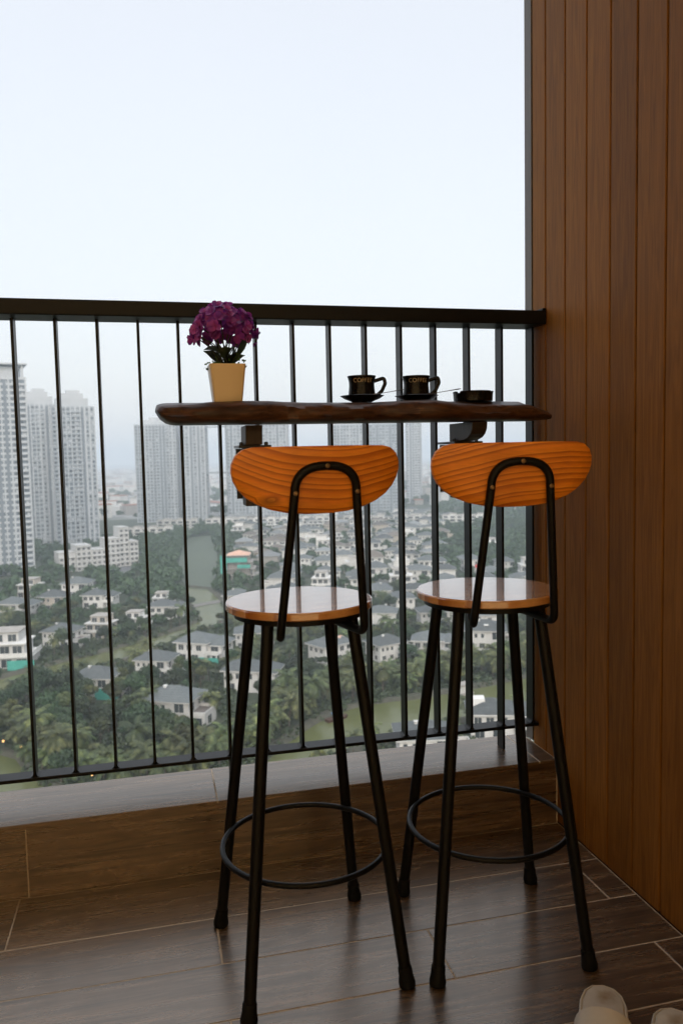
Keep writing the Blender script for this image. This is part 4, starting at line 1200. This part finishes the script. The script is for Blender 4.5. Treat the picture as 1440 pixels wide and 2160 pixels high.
# row of long white terraces in front of the towers
tm = MB()
for k in range(6):
    tm.box(-18 + 6 * k + 0.1, -12 + 6 * k - 0.1, -4, 4, 0, 8.5 + (k % 2) * 1.2, 0)
    tm.box(-17.6 + 6 * k, -12.4 + 6 * k, -4.9, -4, 5.4, 5.7, 0)
    for z in (0.6, 3.2, 6.0): tm.box(-16.8 + 6 * k, -13.2 + 6 * k, -4.06, -3.9, z, z + 1.7, 1)
    tm.box(-18 + 6 * k, -12 + 6 * k, -4.4, 4.4, 8.6 + (k % 2) * 1.2, 8.9 + (k % 2) * 1.2, 2)
tme = tm.mesh('terrace_row', [M['vwall'], M['glass'], M['roof_flat']])
for (x, y, deg) in ((20, 705, -16), (62, 700, -16), (98, 690, -18), (140, 680, -20), (180, 668, -22), (222, 655, -24), (-4, 640, -10), (262, 640, -26)):
    o = link('terrace_row', tme, None, (x, y, GZ + 0.02), R(deg)); tag(o, 'long white row of joined houses standing before the hazy towers', 'row house', 'white terraces before the towers'); OCC.append((x, y, 14))

# building site with teal netting
bs = tag(place(empty('unfinished_building'), 42, 404, -12, 1.0, 14), 'grey unfinished concrete building wrapped in teal netting', 'building')
for k in range(4):
    c_ = MB(); c_.box(-9 + k * .6, 9 - k * 1.2, -6, 6 - k * .4, k * 3.4 + 3.1, k * 3.4 + 3.4); c_.build('floor_slab', M['vgrey'], bs)
    for ix in range(5):
        for iy in (-1, 1):
            c_ = MB(); xx = lerp(-8.2 + k * .6, 8.2 - k * 1.2, ix / 4); c_.box(xx - .3, xx + .3, iy * 5 - .3, iy * 5 + .3, k * 3.4 + .003, k * 3.4 + 3.097); c_.build('column', M['vgrey'], bs)
    c_ = MB(); c_.box(-7 + k * .6, 6 - k, -3.5, 4.5, k * 3.4 + .004, k * 3.4 + 3.096); c_.build('inner_wall', M['vgrey'], bs)
c_ = MB(); hip(c_, -6, 4.5, -5, 5, 13.7, 2.0, 0.6); c_.build('roof', M['pink'], bs)
for (x0, x1, y_, z0, z1) in ((-9.6, -6.5, -6.4, 4.0, 13.8), (-9.6, 4.0, -6.5, 10.2, 12.6), (-1, 5.5, -6.45, 7.2, 9.0)):
    n_ = MB(); n_.box(x0, x1, y_ - .1, y_, z0, z1); n_.build('debris_net', M['net'], bs)

# stepped white block of flats on the left
M['vpale'] = noise_mat('stained_pale_render', [(0.2, (0.33, 0.33, 0.32)), (0.45, (0.44, 0.44, 0.435)), (0.8, (0.53, 0.53, 0.52))], scale=0.25, stretch=(1, 1, .4), rough=0.85, detail=9)
fb = tag(empty('block_of_flats', (-34, 480, GZ + 0.02), R(20)), 'stepped white block of flats beyond the left tree belt', 'building'); OCC.append((-34, 480, 24)); fb.scale = (.86, .86, .86)
blocks = [(-27, -16, -6, 6, 13), (-16, -6, -8, 6, 17), (-6, 4, -9, 6, 13.5), (4, 14, -7, 7, 20), (14, 21, -5, 7, 27), (21, 27, -6, 6, 17)]
for (x0, x1, y0, y1, h_) in blocks:
    b_ = MB(); b_.box(x0 + .01, x1 - .01, y0, y1, 0, h_); b_.box(x0 - .15, x1 + .15 - .31, y0 - .3, y1, h_ + .003, h_ + .5); w_ = b_.build('wall', M['vpale'], fb)
    nf = int(h_ / 3.3); nx = max(2, int((x1 - x0) / 3.2))
    for f_ in range(nf):
        for k in range(nx):
            px = lerp(x0, x1, (k + .5) / nx)
            link('window', window_mesh(1.7, 1.7), fb, (px, y0 - .03, 0.9 + f_ * 3.3), 0)
        bb_ = MB(); bb_.box(x0 + .3, x1 - .3, y0 - 1.0, y0 - .13, f_ * 3.3 + 3.02, f_ * 3.3 + 3.25)
        if f_ % 2 == 0 and f_ * 3.3 + 3.3 < h_: bb_.build('balcony', M['vwall'], fb)

# ---- towers
M['t_white'] = noise_mat('pale_tower_cladding', [(0.3, (0.40, 0.42, 0.44)), (0.7, (0.50, 0.52, 0.54))], scale=0.08, rough=0.8)
M['t_grey'] = noise_mat('haze_toned_grey_cladding', [(0.3, (0.27, 0.30, 0.33)), (0.7, (0.36, 0.39, 0.42))], scale=0.08, rough=0.8)  # tone held close to the glazing, haze fading put into the colour
M['t_glass'] = noise_mat('haze_faded_tower_glazing', [(0.3, (0.10, 0.125, 0.15)), (0.7, (0.20, 0.235, 0.27))], scale=0.3, rough=0.25)  # lightened and blued: haze over the panes is part of this colour
M['t_dark'] = noise_mat('dark_tower_rooms', [(0.3, (0.035, 0.045, 0.055)), (0.7, (0.07, 0.085, 0.10))], scale=0.3, rough=0.3)
M['t_slot'] = noise_mat('blue_grey_service_recess', [(0.3, (0.13, 0.155, 0.18)), (0.7, (0.18, 0.205, 0.235))], scale=0.3, rough=0.7)
def tower(x, y, deg, w_, d_, floors, fh, seed, label, group, pier=3.6, band='t_white', pm='t_white', crown=0, bands=0.42, balc=True, name='residential_tower'):
    """glazed core with a proud spandrel band at each floor and piers between the bays"""
    rn = random.Random(seed)
    t = tag(empty(name, (x, y, GZ + 0.02), R(deg)), label, 'tower', group)
    OCC.append((x, y, max(w_, d_) * 0.6))
    H = floors * fh
    c_ = MB(); c_.box(-w_ / 2, w_ / 2, -d_ / 2, d_ / 2, 0, H); c_.build('glazing', M['t_glass'], t)
    b_ = MB(); e_ = 0.28; b_.box(-w_ / 2 - e_, w_ / 2 + e_, -d_ / 2 - e_, d_ / 2 + e_, 0, fh * bands)
    bme = b_.mesh('spandrel', M[band])
    for f_ in range(floors + 1):
        link('spandrel', bme, t, (0, 0, f_ * fh))
    n_ = max(2, int(w_ / pier)); pme = {}
    for k in range(n_ + 1):
        px = lerp(-w_ / 2, w_ / 2, k / n_)
        wide = rn.choice((0.7, 0.9, 1.5))
        if wide not in pme:
            p_ = MB(); p_.box(-wide / 2, wide / 2, -0.45, 0.45, 0, H + fh * bands + .4); pme[wide] = p_.mesh('pier', M[pm])
        link('pier', pme[wide], t, (px, -d_ / 2, -0.1)); 
    n2 = max(2, int(d_ / pier))
    for k in range(n2 + 1):
        for sx in (-1, 1):
            if 0.9 not in pme:
                p_ = MB(); p_.box(-.45, .45, -0.45, 0.45, 0, H + fh * bands + .4); pme[0.9] = p_.mesh('pier', M[pm])
            link('pier', pme[0.9], t, (sx * w_ / 2, lerp(-d_ / 2, d_ / 2, k / n2) , -0.12))
    # random curtains, blinds and dark rooms behind the glazing; recessed service slots between bays
    pn = MB()
    for f_ in range(floors):
        for k in range(n_):
            q = rn.random()
            if q < 0.62:
                xa = lerp(-w_ / 2, w_ / 2, (k + .5) / n_) + rn.uniform(-.5, .5); hw = rn.uniform(.45, 1.0)
                pn.box(xa - hw, xa + hw, -d_ / 2 - .09, -d_ / 2 - .01, f_ * fh + fh * bands + .02, f_ * fh + fh * rn.uniform(.75, .98), 0 if q < .34 else 1)
    tag(pn.build('window_panes', [M['t_dark'], M['t_white']], t), kind='stuff')
    for k in sorted(rn.sample(range(n_), max(2, n_ // 4))):
        sl = MB(); px = lerp(-w_ / 2, w_ / 2, (k + .5) / n_); sl.box(px - .8, px + .8, -d_ / 2 - .34, -d_ / 2 - .1, 0, H); sl.build('service_recess', M['t_slot'], t)
    if balc:
        bl = MB()
        cols = sorted(rn.sample(range(n_), max(2, n_ // 3)))
        for k in cols:
            px = lerp(-w_ / 2, w_ / 2, (k + .5) / n_)
            for f_ in range(1, floors):
                bl.box(px - 1.35, px + 1.35, -d_ / 2 - 1.5, -d_ / 2 - .3, f_ * fh - .1, f_ * fh + 1.0)
        tag(bl.build('balcony_stacks', M[band], t), kind='stuff')
    cr = MB(); z = H + fh * bands
    if crown == 0:
        cr.box(-w_ * .40, w_ * .40, -d_ * .3, d_ * .3, z, z + 4.5)
        cr.box(-w_ * .18, w_ * .12, -d_ * .2, d_ * .2, z + 4.5, z + 7)
    elif crown == 1:
        cr.box(-w_ * .38, w_ * .38, -d_ * .4, d_ * .4, z, z + 6); cr.box(-w_ * .27, w_ * .27, -d_ * .32, d_ * .32, z + 6, z + 9.5); cr.box(-w_ * .12, w_ * .2, -d_ * .2, d_ * .2, z + 9.5, z + 12)
    else:
        for sx in (-1, 1):
            for sy in (-1, 1): cr.box(sx * w_ * .44 - .6, sx * w_ * .44 + .6, sy * d_ * .44 - .6, sy * d_ * .44 + .6, z, z + 7)
        cr.box(-w_ * .36, w_ * .36, -d_ * .36, d_ * .36, z, z + 6.0); cr.box(-w_ * .56, w_ * .56, -d_ * .56, d_ * .56, z + 7.0, z + 7.8)
    cr.build('roof_structure', M[pm], t)
    return t
GT = 'hazy residential towers'
tower(-81, 480, 14, 22, 18, 34, 3.22, 1, 'tall pale tower with banded balconies and a canopy frame on its roof', GT, pier=4.4, crown=2, bands=0.40)
tower(-83, 632, 8, 29, 20, 33, 3.15, 2, 'stepped tower beside the canopy-roofed one, tallest of the paired cluster', GT, pier=3.2, band='t_grey', crown=1, bands=0.45)
tower(-56, 606, 10, 29, 20, 32, 3.15, 3, 'stepped tower with white pier stripes standing near the avenue', GT, pier=3.0, band='t_grey', crown=1, bands=0.40)
tower(6, 800, -14, 40, 18, 30, 3.15, 4, 'wide slab tower whose flank carries the planted sky bridge, nearer the avenue', GT, pier=3.3, band='t_grey', pm='t_white', crown=0, bands=0.5)
tower(41, 783, -14, 22, 18, 29, 3.2, 5, 'slim slab tower joined by the sky bridge to its wide neighbour', GT, pier=3.3, band='t_grey', pm='t_white', crown=0, bands=0.5)
tower(100, 762, -16, 58, 18, 29, 3.2, 6, 'broad slab tower directly behind the long white terraces', GT, pier=3.4, band='t_grey', pm='t_white', crown=0, bands=0.5)
tower(202, 812, -20, 34, 18, 29, 3.2, 7, 'slab tower with pale piers next to the slimmest far tower', GT, pier=3.2, band='t_grey', pm='t_white', crown=0, bands=0.48)
tower(243, 806, -22, 34, 18, 29, 3.2, 8, 'slab tower with darker piers standing among the far group', GT, pier=3.2, band='t_grey', pm='t_grey', crown=0, bands=0.48)
tower(318, 935, -24, 17, 18, 32, 3.2, 9, 'slimmest palest tower, farthest into the haze', GT, pier=3.4, crown=0, bands=0.5)
br = tag(empty('sky_bridge', (61, 776, GZ + 47), R(-15)), 'planted sky bridge spanning the gap between two hazy towers', 'bridge')
b_ = MB(); b_.box(-10, 10, -3, 3, 0, 1.6); b_.build('deck', M['t_grey'], br)
b_ = MB(); b_.box(-10, 10, -3, 3, 45.0, 46.2); b_.build('roof_beam', M['t_grey'], br)
# ---- trees
BARK = noise_mat('grey_brown_bark', [(0.3, (0.07, 0.055, 0.04)), (0.7, (0.14, 0.115, 0.09))], scale=2, rough=0.95)
LEAF = [leaf_mat('dark_broadleaf', [(0.25, (0.010, 0.024, 0.009)), (0.5, (0.024, 0.050, 0.016)), (0.75, (0.052, 0.090, 0.027))], 0.7, rand=0.5, hue_var=0.05),
        leaf_mat('olive_broadleaf', [(0.25, (0.020, 0.034, 0.008)), (0.5, (0.044, 0.066, 0.016)), (0.75, (0.085, 0.112, 0.028))], 0.7, rand=0.5, hue_var=0.06)]
PALM = leaf_mat('palm_frond', [(0.25, (0.018, 0.034, 0.008)), (0.5, (0.060, 0.084, 0.020)), (0.72, (0.175, 0.200, 0.060))], 0.9, rand=0.4, hue_var=0.04)
def crown_mesh(seed, n_leaf, size, mats, rx=3.2, rz=2.6, lobes=11):
    rn = np.random.RandomState(seed)
    c = rn.normal(size=(lobes, 3)); c /= np.linalg.norm(c, axis=1)[:, None]
    c *= rn.uniform(0.35, 0.8, (lobes, 1)); c[:, 2] = np.abs(c[:, 2]) * 0.9 - 0.15
    c *= np.array([rx, rx, rz]); lr = rn.uniform(0.30, 0.52, lobes) * rx
    k = rn.randint(0, lobes, n_leaf)
    d = rn.normal(size=(n_leaf, 3)); d /= np.linalg.norm(d, axis=1)[:, None]
    rad = lr[k] * rn.uniform(0.55, 1.05, n_leaf) ** 0.5
    p = c[k] + d * rad[:, None] * np.array([1, 1, 0.8])
    nrm = d + rn.normal(scale=0.55, size=(n_leaf, 3)); nrm /= np.linalg.norm(nrm, axis=1)[:, None]
    a = np.cross(nrm, rn.normal(size=(n_leaf, 3))); a /= np.linalg.norm(a, axis=1)[:, None]
    b_ = np.cross(nrm, a)
    s = size * rn.uniform(0.6, 1.3, (n_leaf, 1))
    quad = np.stack([p + a * s, p + b_ * s * 0.55, p - a * s, p - b_ * s * 0.55], 1)
    return quad.reshape(-1, 3), n_leaf
def quads_to_mesh(name, V, nq, mat_):
    me = bpy.data.meshes.new(name)
    me.vertices.add(len(V)); me.vertices.foreach_set('co', np.asarray(V, np.float32).ravel())
    me.loops.add(nq * 4); me.loops.foreach_set('vertex_index', np.arange(nq * 4, dtype=np.int32))
    me.polygons.add(nq); me.polygons.foreach_set('loop_start', np.arange(0, nq * 4, 4, dtype=np.int32))
    me.materials.append(mat_); me.update(calc_edges=True); me.validate()
    return me
def trunk_mesh(seed, h, r0, lean=0.3, limbs=5):
    rn = random.Random(seed); mb = MB()
    top = Vector((rn.uniform(-lean, lean), rn.uniform(-lean, lean), h))
    mb.tube([(0, 0, 0), top * 0.35, top * 0.7, top], [r0 * 1.3, r0, r0 * 0.8, r0 * 0.5], 6)
    for k in range(limbs):
        a = rn.uniform(0, 6.28); b_ = top * rn.uniform(0.55, 0.95); e_ = b_ + Vector((math.cos(a) * 1.8, math.sin(a) * 1.8, rn.uniform(0.8, 1.8)))
        mb.tube([b_, b_.lerp(e_, .5) + Vector((0, 0, .1)), e_], [r0 * .45, r0 * .3, r0 * .12], 5)
    return mb.mesh('trunk', BARK, smooth=True)
def palm_crown(seed, nf=24):
    rn = random.Random(seed); V = []; 
    for k in range(nf):
        a = 2 * math.pi * k / nf + rn.uniform(-.2, .2); el0 = rn.uniform(-0.35, 1.25); L = rn.uniform(2.9, 3.9)
        d = Vector((math.cos(a), math.sin(a), 0)); side = Vector((-math.sin(a), math.cos(a), 0)); N = 15
        pts = []; p_ = Vector((0, 0, 0)); e_ = el0
        for i in range(N + 1):
            pts.append(p_.copy()); p_ = p_ + (d * math.cos(e_) + Vector((0, 0, math.sin(e_)))) * (L / N); e_ -= (1.55 + rn.uniform(-.2, .3)) / N
        for i in range(1, N):
            ll = 0.75 * math.sin(math.pi * min(1, 0.18 + 0.82 * i / N)) ** 0.7 + 0.12
            t = (pts[i + 1] - pts[i]).normalized()
            for s_ in (-1, 1):
                tip = pts[i] + side * (s_ * ll * 0.85) + t * (ll * 0.45) + Vector((0, 0, -ll * rn.uniform(.25, .6)))
                w_ = t * 0.11
                V += [pts[i] - w_, pts[i] + w_, tip + w_ * .3, tip - w_ * .3]
        for i in range(N):
            wv = side * (0.05 * (1 - i / N) + .012)
            V += [pts[i] - wv, pts[i] + wv, pts[i + 1] + wv * .8, pts[i + 1] - wv * .8]
    V = np.array([tuple(q) for q in V]); return quads_to_mesh('crown', V, len(V) // 4, PALM)
def palm_trunk(seed, h):
    rn = random.Random(seed); mb = MB(); lx, ly = rn.uniform(-.9, .9), rn.uniform(-.9, .9)
    mb.tube([(lx * (i / 6) ** 2, ly * (i / 6) ** 2, h * i / 6) for i in range(7)], [0.24, .17, .155, .15, .145, .14, .12], 7)
    return mb.mesh('trunk', BARK, smooth=True), Vector((lx, ly, h))
broad = []
for s in range(7):
    rx = (3.0, 2.5, 3.6, 2.2, 3.1, 2.7, 4.0)[s]
    V, n_ = crown_mesh(100 + s, 1500, 0.34, None, rx, rx * 0.85, 10 + s)
    broad.append((quads_to_mesh('crown', V, n_, LEAF[s % 2]), trunk_mesh(s, 3.6 + 0.3 * s, 0.17), 3.9 + .35 * s))
palms = []
for s in range(5):
    tm_, top = palm_trunk(s, (3.6, 4.6, 5.6, 3.0, 6.2)[s]); palms.append((palm_crown(50 + s), tm_, top))
def put_tree(x, y, s=1.0, kind=None, rn=random):
    k = rn.randrange(len(broad)) if kind is None else kind
    cm, tm_, h = broad[k]
    t = empty('broadleaf_tree', (x, y, GZ), rn.uniform(0, 6.28)); t.scale = (s, s, s * rn.uniform(.9, 1.15))
    link('trunk', tm_, t); link('crown', cm, t, (0, 0, h + 0.9))
    return t
def put_palm(x, y, s=1.0, rn=random):
    cm, tm_, top = palms[rn.randrange(5)]
    t = empty('palm_tree', (x, y, GZ), rn.uniform(0, 6.28)); t.scale = (s, s, s)
    link('trunk', tm_, t); link('crown', cm, t, top)
    return t
rt = random.Random(21)
def free(x, y, m=0.6): return all(math.hypot(x - ox, y - oy) > r_ * m for ox, oy, r_ in OCC)
TREES = []
def tfree(x, y, d): return all(math.hypot(x - a, y - b_) > d for a, b_ in TREES)
L_P = [('feathery coconut palm on the canal bank near the ', 'palms along the near canal'), ('feathery garden palm growing near the ', 'garden palms')]
L_B = ['rounded broadleaf tree in the island belt near the ', 'broadleaf garden tree standing near the ']
MARK = [(2.5, 193, 'roof-terrace villa'), (24, 213.5, 'loggia villa'), (-17.5, 221, 'netted villa'), (-1.5, 236, 'wedged villa'), (13, 249, 'broad-roofed villa'), (52, 236, 'pink-patched roof'), (69, 233, 'hip roof beside the pink patch'),
        (84, 231, 'palm-hidden villa'), (104, 236, 'skylight villa'), (-46, 262, 'teal-fenced canal house'), (-33, 284, 'pale villa behind the canal house'), (-20, 292, 'beige unfinished villa'), (-8.5, 300, 'small flat-roofed villa'),
        (3, 318, 'canal-bend house'), (33, 333, 'villa east of the canal bend'), (74, 161, 'dormer roof'), (53, 152, 'timber-frame roof'), (41, 181, 'moored boat'), (77, 191, 'boat landing'), (-5, 150, 'canal inlet below'), (-36, 183, 'canal mouth'), (-45, 215, 'narrow canal bank'),
        (130, 215, 'far canal reach'), (120, 290, 'first villa row'), (75, 290, 'first villa row'), (-60, 320, 'pale lane')]
def by(x, y): return min(MARK, key=lambda m_: math.hypot(m_[0] - x, m_[1] - y))[2]
npalm = nbroad = 0
# canal-side palms along the near canal's far bank
bank2 = [(-36, 186), (-27, 170), (-20, 161), (-9, 153), (5, 151), (17, 157), (23, 168), (33, 183), (43, 192), (50, 195), (62, 195.5), (76, 198), (92, 202), (110, 208), (150, 221)]
for (a, b_) in zip(bank2[:-1], bank2[1:]):
    n_ = int(math.hypot(b_[0] - a[0], b_[1] - a[1]) / 1.2)
    for i in range(n_):
        x = lerp(a[0], b_[0], (i + rt.random()) / n_) + rt.uniform(-1.5, 1.5); y = lerp(a[1], b_[1], (i + .5) / n_) + rt.uniform(0.5, 11.5)
        if wet(x, y, 1.0) or not free(x, y, .75) or not tfree(x, y, 1.9) or npalm > 165: continue
        TREES.append((x, y)); npalm += 1
        tag(put_palm(x, y, rt.uniform(.95, 1.4), rt), L_P[0][0] + by(x, y), 'palm', L_P[0][1])
# near bank palms and shrubs
for (x, y) in ((38, 156), (44, 159), (49, 161), (60, 164), (66, 168), (80, 171), (85, 174), (62, 158), (96, 173), (101, 178), (108, 180), (88, 170), (30, 150), (25, 146), (70, 170)):
    TREES.append((x, y)); tag(put_palm(x + rt.uniform(-1, 1), y, rt.uniform(.65, .95), rt), 'feathery palm beside the slate roofs on the near bank', 'palm', 'palms on the near bank'); npalm += 1
# island belt (dense on the left), garden trees among the villas
def belt(n, xr, yf, label, group, smin, smax, sep, m=.72):
    global nbroad
    tries = 0; c_ = 0
    while c_ < n and tries < n * 30:
        tries += 1
        x = rt.uniform(*xr); lo, hi = yf(x); y = rt.uniform(lo, hi)
        if wet(x, y, 1.5) or not free(x, y, m) or not tfree(x, y, sep): continue
        TREES.append((x, y)); c_ += 1; nbroad += 1
        tag(put_tree(x, y, rt.uniform(smin, smax), None, rt), label + by(x, y), 'tree', group)
belt(105, (-62, 6), lambda x: (158, 226 + .3 * x if x < -10 else 216), L_B[0], 'trees of the island belt', .65, 1.15, 2.7)
belt(70, (0, 125), lambda x: (188 + .1 * x, 232 + .25 * x), L_B[1], 'garden trees between villas', .5, .95, 3.0)
belt(115, (-75, 160), lambda x: (262, 345), L_B[1], 'garden trees between villas', .6, 1.0, 3.8)
for _ in range(400):
    if npalm > 250: break
    x = rt.uniform(-60, 130); y = rt.uniform(176, 320)
    if wet(x, y, 1.5) or not free(x, y, .72) or not tfree(x, y, 2.6): continue
    if math.hypot(x + 31, y - 180) < 4 or math.hypot(x + 36, y - 184) < 3: continue
    TREES.append((x, y)); npalm += 1
    tag(put_palm(x, y, rt.uniform(.85, 1.25), rt), L_P[1][0] + by(x, y), 'palm', L_P[1][1])

# undergrowth covering the island and the banks
und = []
tu = [crown_mesh(300 + s, 60, 0.42, None, 1.7, 1.0, 6)[0] for s in range(5)]
rnu = random.Random(77)
for _ in range(6200):
    x = rnu.uniform(-85, 150); y = rnu.uniform(140, 345)
    if wet(x, y, 0.3) or not free(x, y, .70): continue
    s = rnu.uniform(.7, 1.6); V = tu[rnu.randrange(5)] * s
    und.append(V + np.array([x, y, GZ + .45 * s]))
V = np.concatenate(und)
tag(link('undergrowth', quads_to_mesh('undergrowth', V, len(V) // 4, LEAF[0])), 'dense low undergrowth covering the canal island and banks', 'shrubs', kind='stuff')

# everything farther reads as one mass of treetops
rn = np.random.RandomState(3)
tmpl = [crown_mesh(200 + s, 150, 0.95, None, 3.4, 2.6, 8)[0] for s in range(6)]
chunks = []
def far_trees(n, gen, smin, smax, m=.85):
    c_ = 0; tries = 0
    while c_ < n and tries < n * 8:
        tries += 1
        x, y = gen()
        if wet(x, y, 2.0) or not free(x, y, m): continue
        s = rt.uniform(smin, smax); a = rt.uniform(0, 6.28); V = tmpl[rt.randrange(6)] * np.array([s, s, s * rt.uniform(.8, 1.2)])
        ca, sa_ = math.cos(a), math.sin(a)
        chunks.append(np.stack([V[:, 0] * ca - V[:, 1] * sa_ + x, V[:, 0] * sa_ + V[:, 1] * ca + y, V[:, 2] + GZ + 2.6 * s], 1)); c_ += 1
def polar(a0, a1, d0, d1):
    def g_():
        a = R(rt.uniform(a0, a1)); d = math.sqrt(rt.uniform(d0 * d0, d1 * d1)); return d * math.sin(a), d * math.cos(a)
    return g_
far_trees(1150, polar(3, 33, 330, 800), .6, 1.25)              # between the villa rows
far_trees(420, polar(-16, 3, 345, 640), .8, 1.5)
far_trees(170, polar(-16, 7, 290, 400), .55, 1.0)               # left belt and lake shores
far_trees(200, polar(-1, 6, 380, 690), .8, 1.5)
far_trees(90, polar(1.2, 2.1, 395, 650), .8, 1.3)
far_trees(90, polar(4.2, 5.4, 395, 650), .8, 1.3)
far_trees(520, polar(20.5, 34, 400, 1000), 1.0, 1.9)           # wooded rise on the right
far_trees(500, polar(-20, 32, 800, 1500), 1.4, 2.6)
V = np.concatenate(chunks)
me = quads_to_mesh('distant_treetops', V, len(V) // 4, LEAF[0])
tag(link('distant_treetops', me), 'mass of hazy treetops between and beyond the villa rows', 'trees', kind='stuff')

# low-rise city fading to the horizon
cm = MB()
for k in range(2600):
    a = R(rt.uniform(-22, 34)); d = math.sqrt(rt.uniform(850 ** 2, 3600 ** 2)); x, y = d * math.sin(a), d * math.cos(a)
    if not free(x, y, .9): continue
    w_, dd, h_ = rt.uniform(6, 26), rt.uniform(6, 18), rt.choice((5, 7, 9, 12, 12, 16)) * rt.uniform(.8, 1.2)
    an = rt.uniform(0, 3.14); ca, sa_ = math.cos(an), math.sin(an)
    if rt.random() < .06: w_ *= 3.5; h_ = 9
    P = [(x + ca * px - sa_ * py, y + sa_ * px + ca * py) for px, py in ((-w_ / 2, -dd / 2), (w_ / 2, -dd / 2), (w_ / 2, dd / 2), (-w_ / 2, dd / 2))]
    cm.prism(P, GZ, GZ + h_, 0 if rt.random() < .7 else 2)
    Q = [(x + (px - x) * 1.06, y + (py - y) * 1.06) for px, py in P]
    cm.prism(Q, GZ + h_ + .05, GZ + h_ + .8, rt.choice((1, 1, 3, 0, 3)))
tag(cm.build('distant_city', [M['vwall'], M['roof_flat'], M['vgrey'], M['roof_red']]), 'low-rise city dissolving into the haze near the horizon', 'city', kind='stuff')

# small things on the water and banks
hull = MB(); hull.prism([(-3, -.8), (2, -.9), (3.4, 0), (2, .9), (-3, .8)], 0.08, .8); 
bt_ = tag(empty('boat', (40.5, 181, GZ), R(24)), 'small dark moored boat with blue canopy on the near canal', 'boat')
hull.build('hull', M['groove'], bt_)
b_ = MB(); b_.box(-1.2, 1.4, -.7, .7, 1.7, 1.8); b_.build('canopy', flat_mat('blue_tarp', (0.03, 0.22, 0.55), .6), bt_)
for sx in (-1.1, 1.3):
    for sy in (-.6, .6): b_ = MB(); b_.box(sx - .03, sx + .03, sy - .03, sy + .03, .7, 1.7); b_.build('canopy_post', M['steel'], bt_)
pv = tag(empty('pontoon', (77, 191, GZ), R(15)), 'pale boat house landing at the canal edge below the palms', 'pontoon')
b_ = MB(); b_.box(-3, 3, -1.6, 1.6, .08, .6); b_.build('deck', M['roof_flat'], pv)
b_ = MB(); b_.box(-2.2, 2.2, -1.2, 1.2, .6, 2.6); b_.build('cabin', M['vwall'], pv)
b_ = MB(); b_.box(-2.7, 2.7, -1.6, 1.6, 2.62, 2.85); b_.build('roof', M['roof_flat'], pv)

# lit garden lanterns on the canal bank and a red flag over the villas
GLOW = bpy.data.materials.new('lantern_glow'); GLOW.use_nodes = True
_g = GLOW.node_tree.nodes['Principled BSDF']; _g.inputs['Emission Color'].default_value = (1.0, 0.55, 0.18, 1); _g.inputs['Emission Strength'].default_value = 2.2; _g.inputs['Base Color'].default_value = (0.8, 0.5, 0.2, 1)
for (x, y, lab) in ((-35.8, 184.5, 'glowing garden lantern at the canal mouth, outermost of the three'), (-31.4, 179.6, 'glowing garden lantern on the grass of the canal mouth'), (-15.0, 159.0, 'glowing garden lantern half hidden under the bank palms')):
    lt = tag(empty('garden_lantern', (x, y, GZ)), lab, 'lantern', 'lit garden lanterns')
    b_ = MB(); b_.lathe([(0.10, 0), (0.06, 0.3), (0.05, 1.4)], 8); b_.build('post', M['steel'], lt)
    b_ = MB(); b_.lathe([(0.10, 1.41), (0.22, 1.55), (0.26, 1.72), (0.22, 1.9), (0.08, 2.0)], 12); b_.build('lamp_globe', GLOW, lt, smooth=True)
    b_ = MB(); b_.lathe([(0.2, 2.01), (0.03, 2.15)], 8); b_.build('cap', M['steel'], lt)
fg = tag(empty('flag', (143, 336, GZ)), 'red flag flying above the villas before the wooded rise', 'flag')
b_ = MB(); b_.tube([(0, 0, 0), (0, 0, 12)], 0.09, 6); b_.build('pole', M['steel'], fg)
b_ = MB(); b_.add([(0.1 + 2.4 * i / 8, 0.25 * math.sin(i * 0.9), z) for i in range(9) for z in (10.3, 11.8)], [(2 * i, 2 * i + 2, 2 * i + 3, 2 * i + 1) for i in range(8)])
b_.build('cloth', flat_mat('red_cloth', (0.62, 0.04, 0.03), 0.8), fg, smooth=True)

# ---- the air: even pale haze around everything
M['haze'] = bpy.data.materials.new('haze_air'); M['haze'].use_nodes = True
ht = M['haze'].node_tree; ht.nodes.clear()
ho = ht.nodes.new('ShaderNodeOutputMaterial'); hv = ht.nodes.new('ShaderNodeVolumePrincipled')
hv.inputs['Color'].default_value = (0.86, 0.935, 1.0, 1); hv.inputs['Density'].default_value = 0.0005; hv.inputs['Anisotropy'].default_value = 0.5
ht.links.new(hv.outputs[0], ho.inputs['Volume'])
hb = MB(); hb.box(-4600, 5300, -2300, 6600, GZ - 1.0, 62)
tag(hb.build('haze', M['haze']), 'pale haze hanging over the suburb', 'haze', kind='stuff')
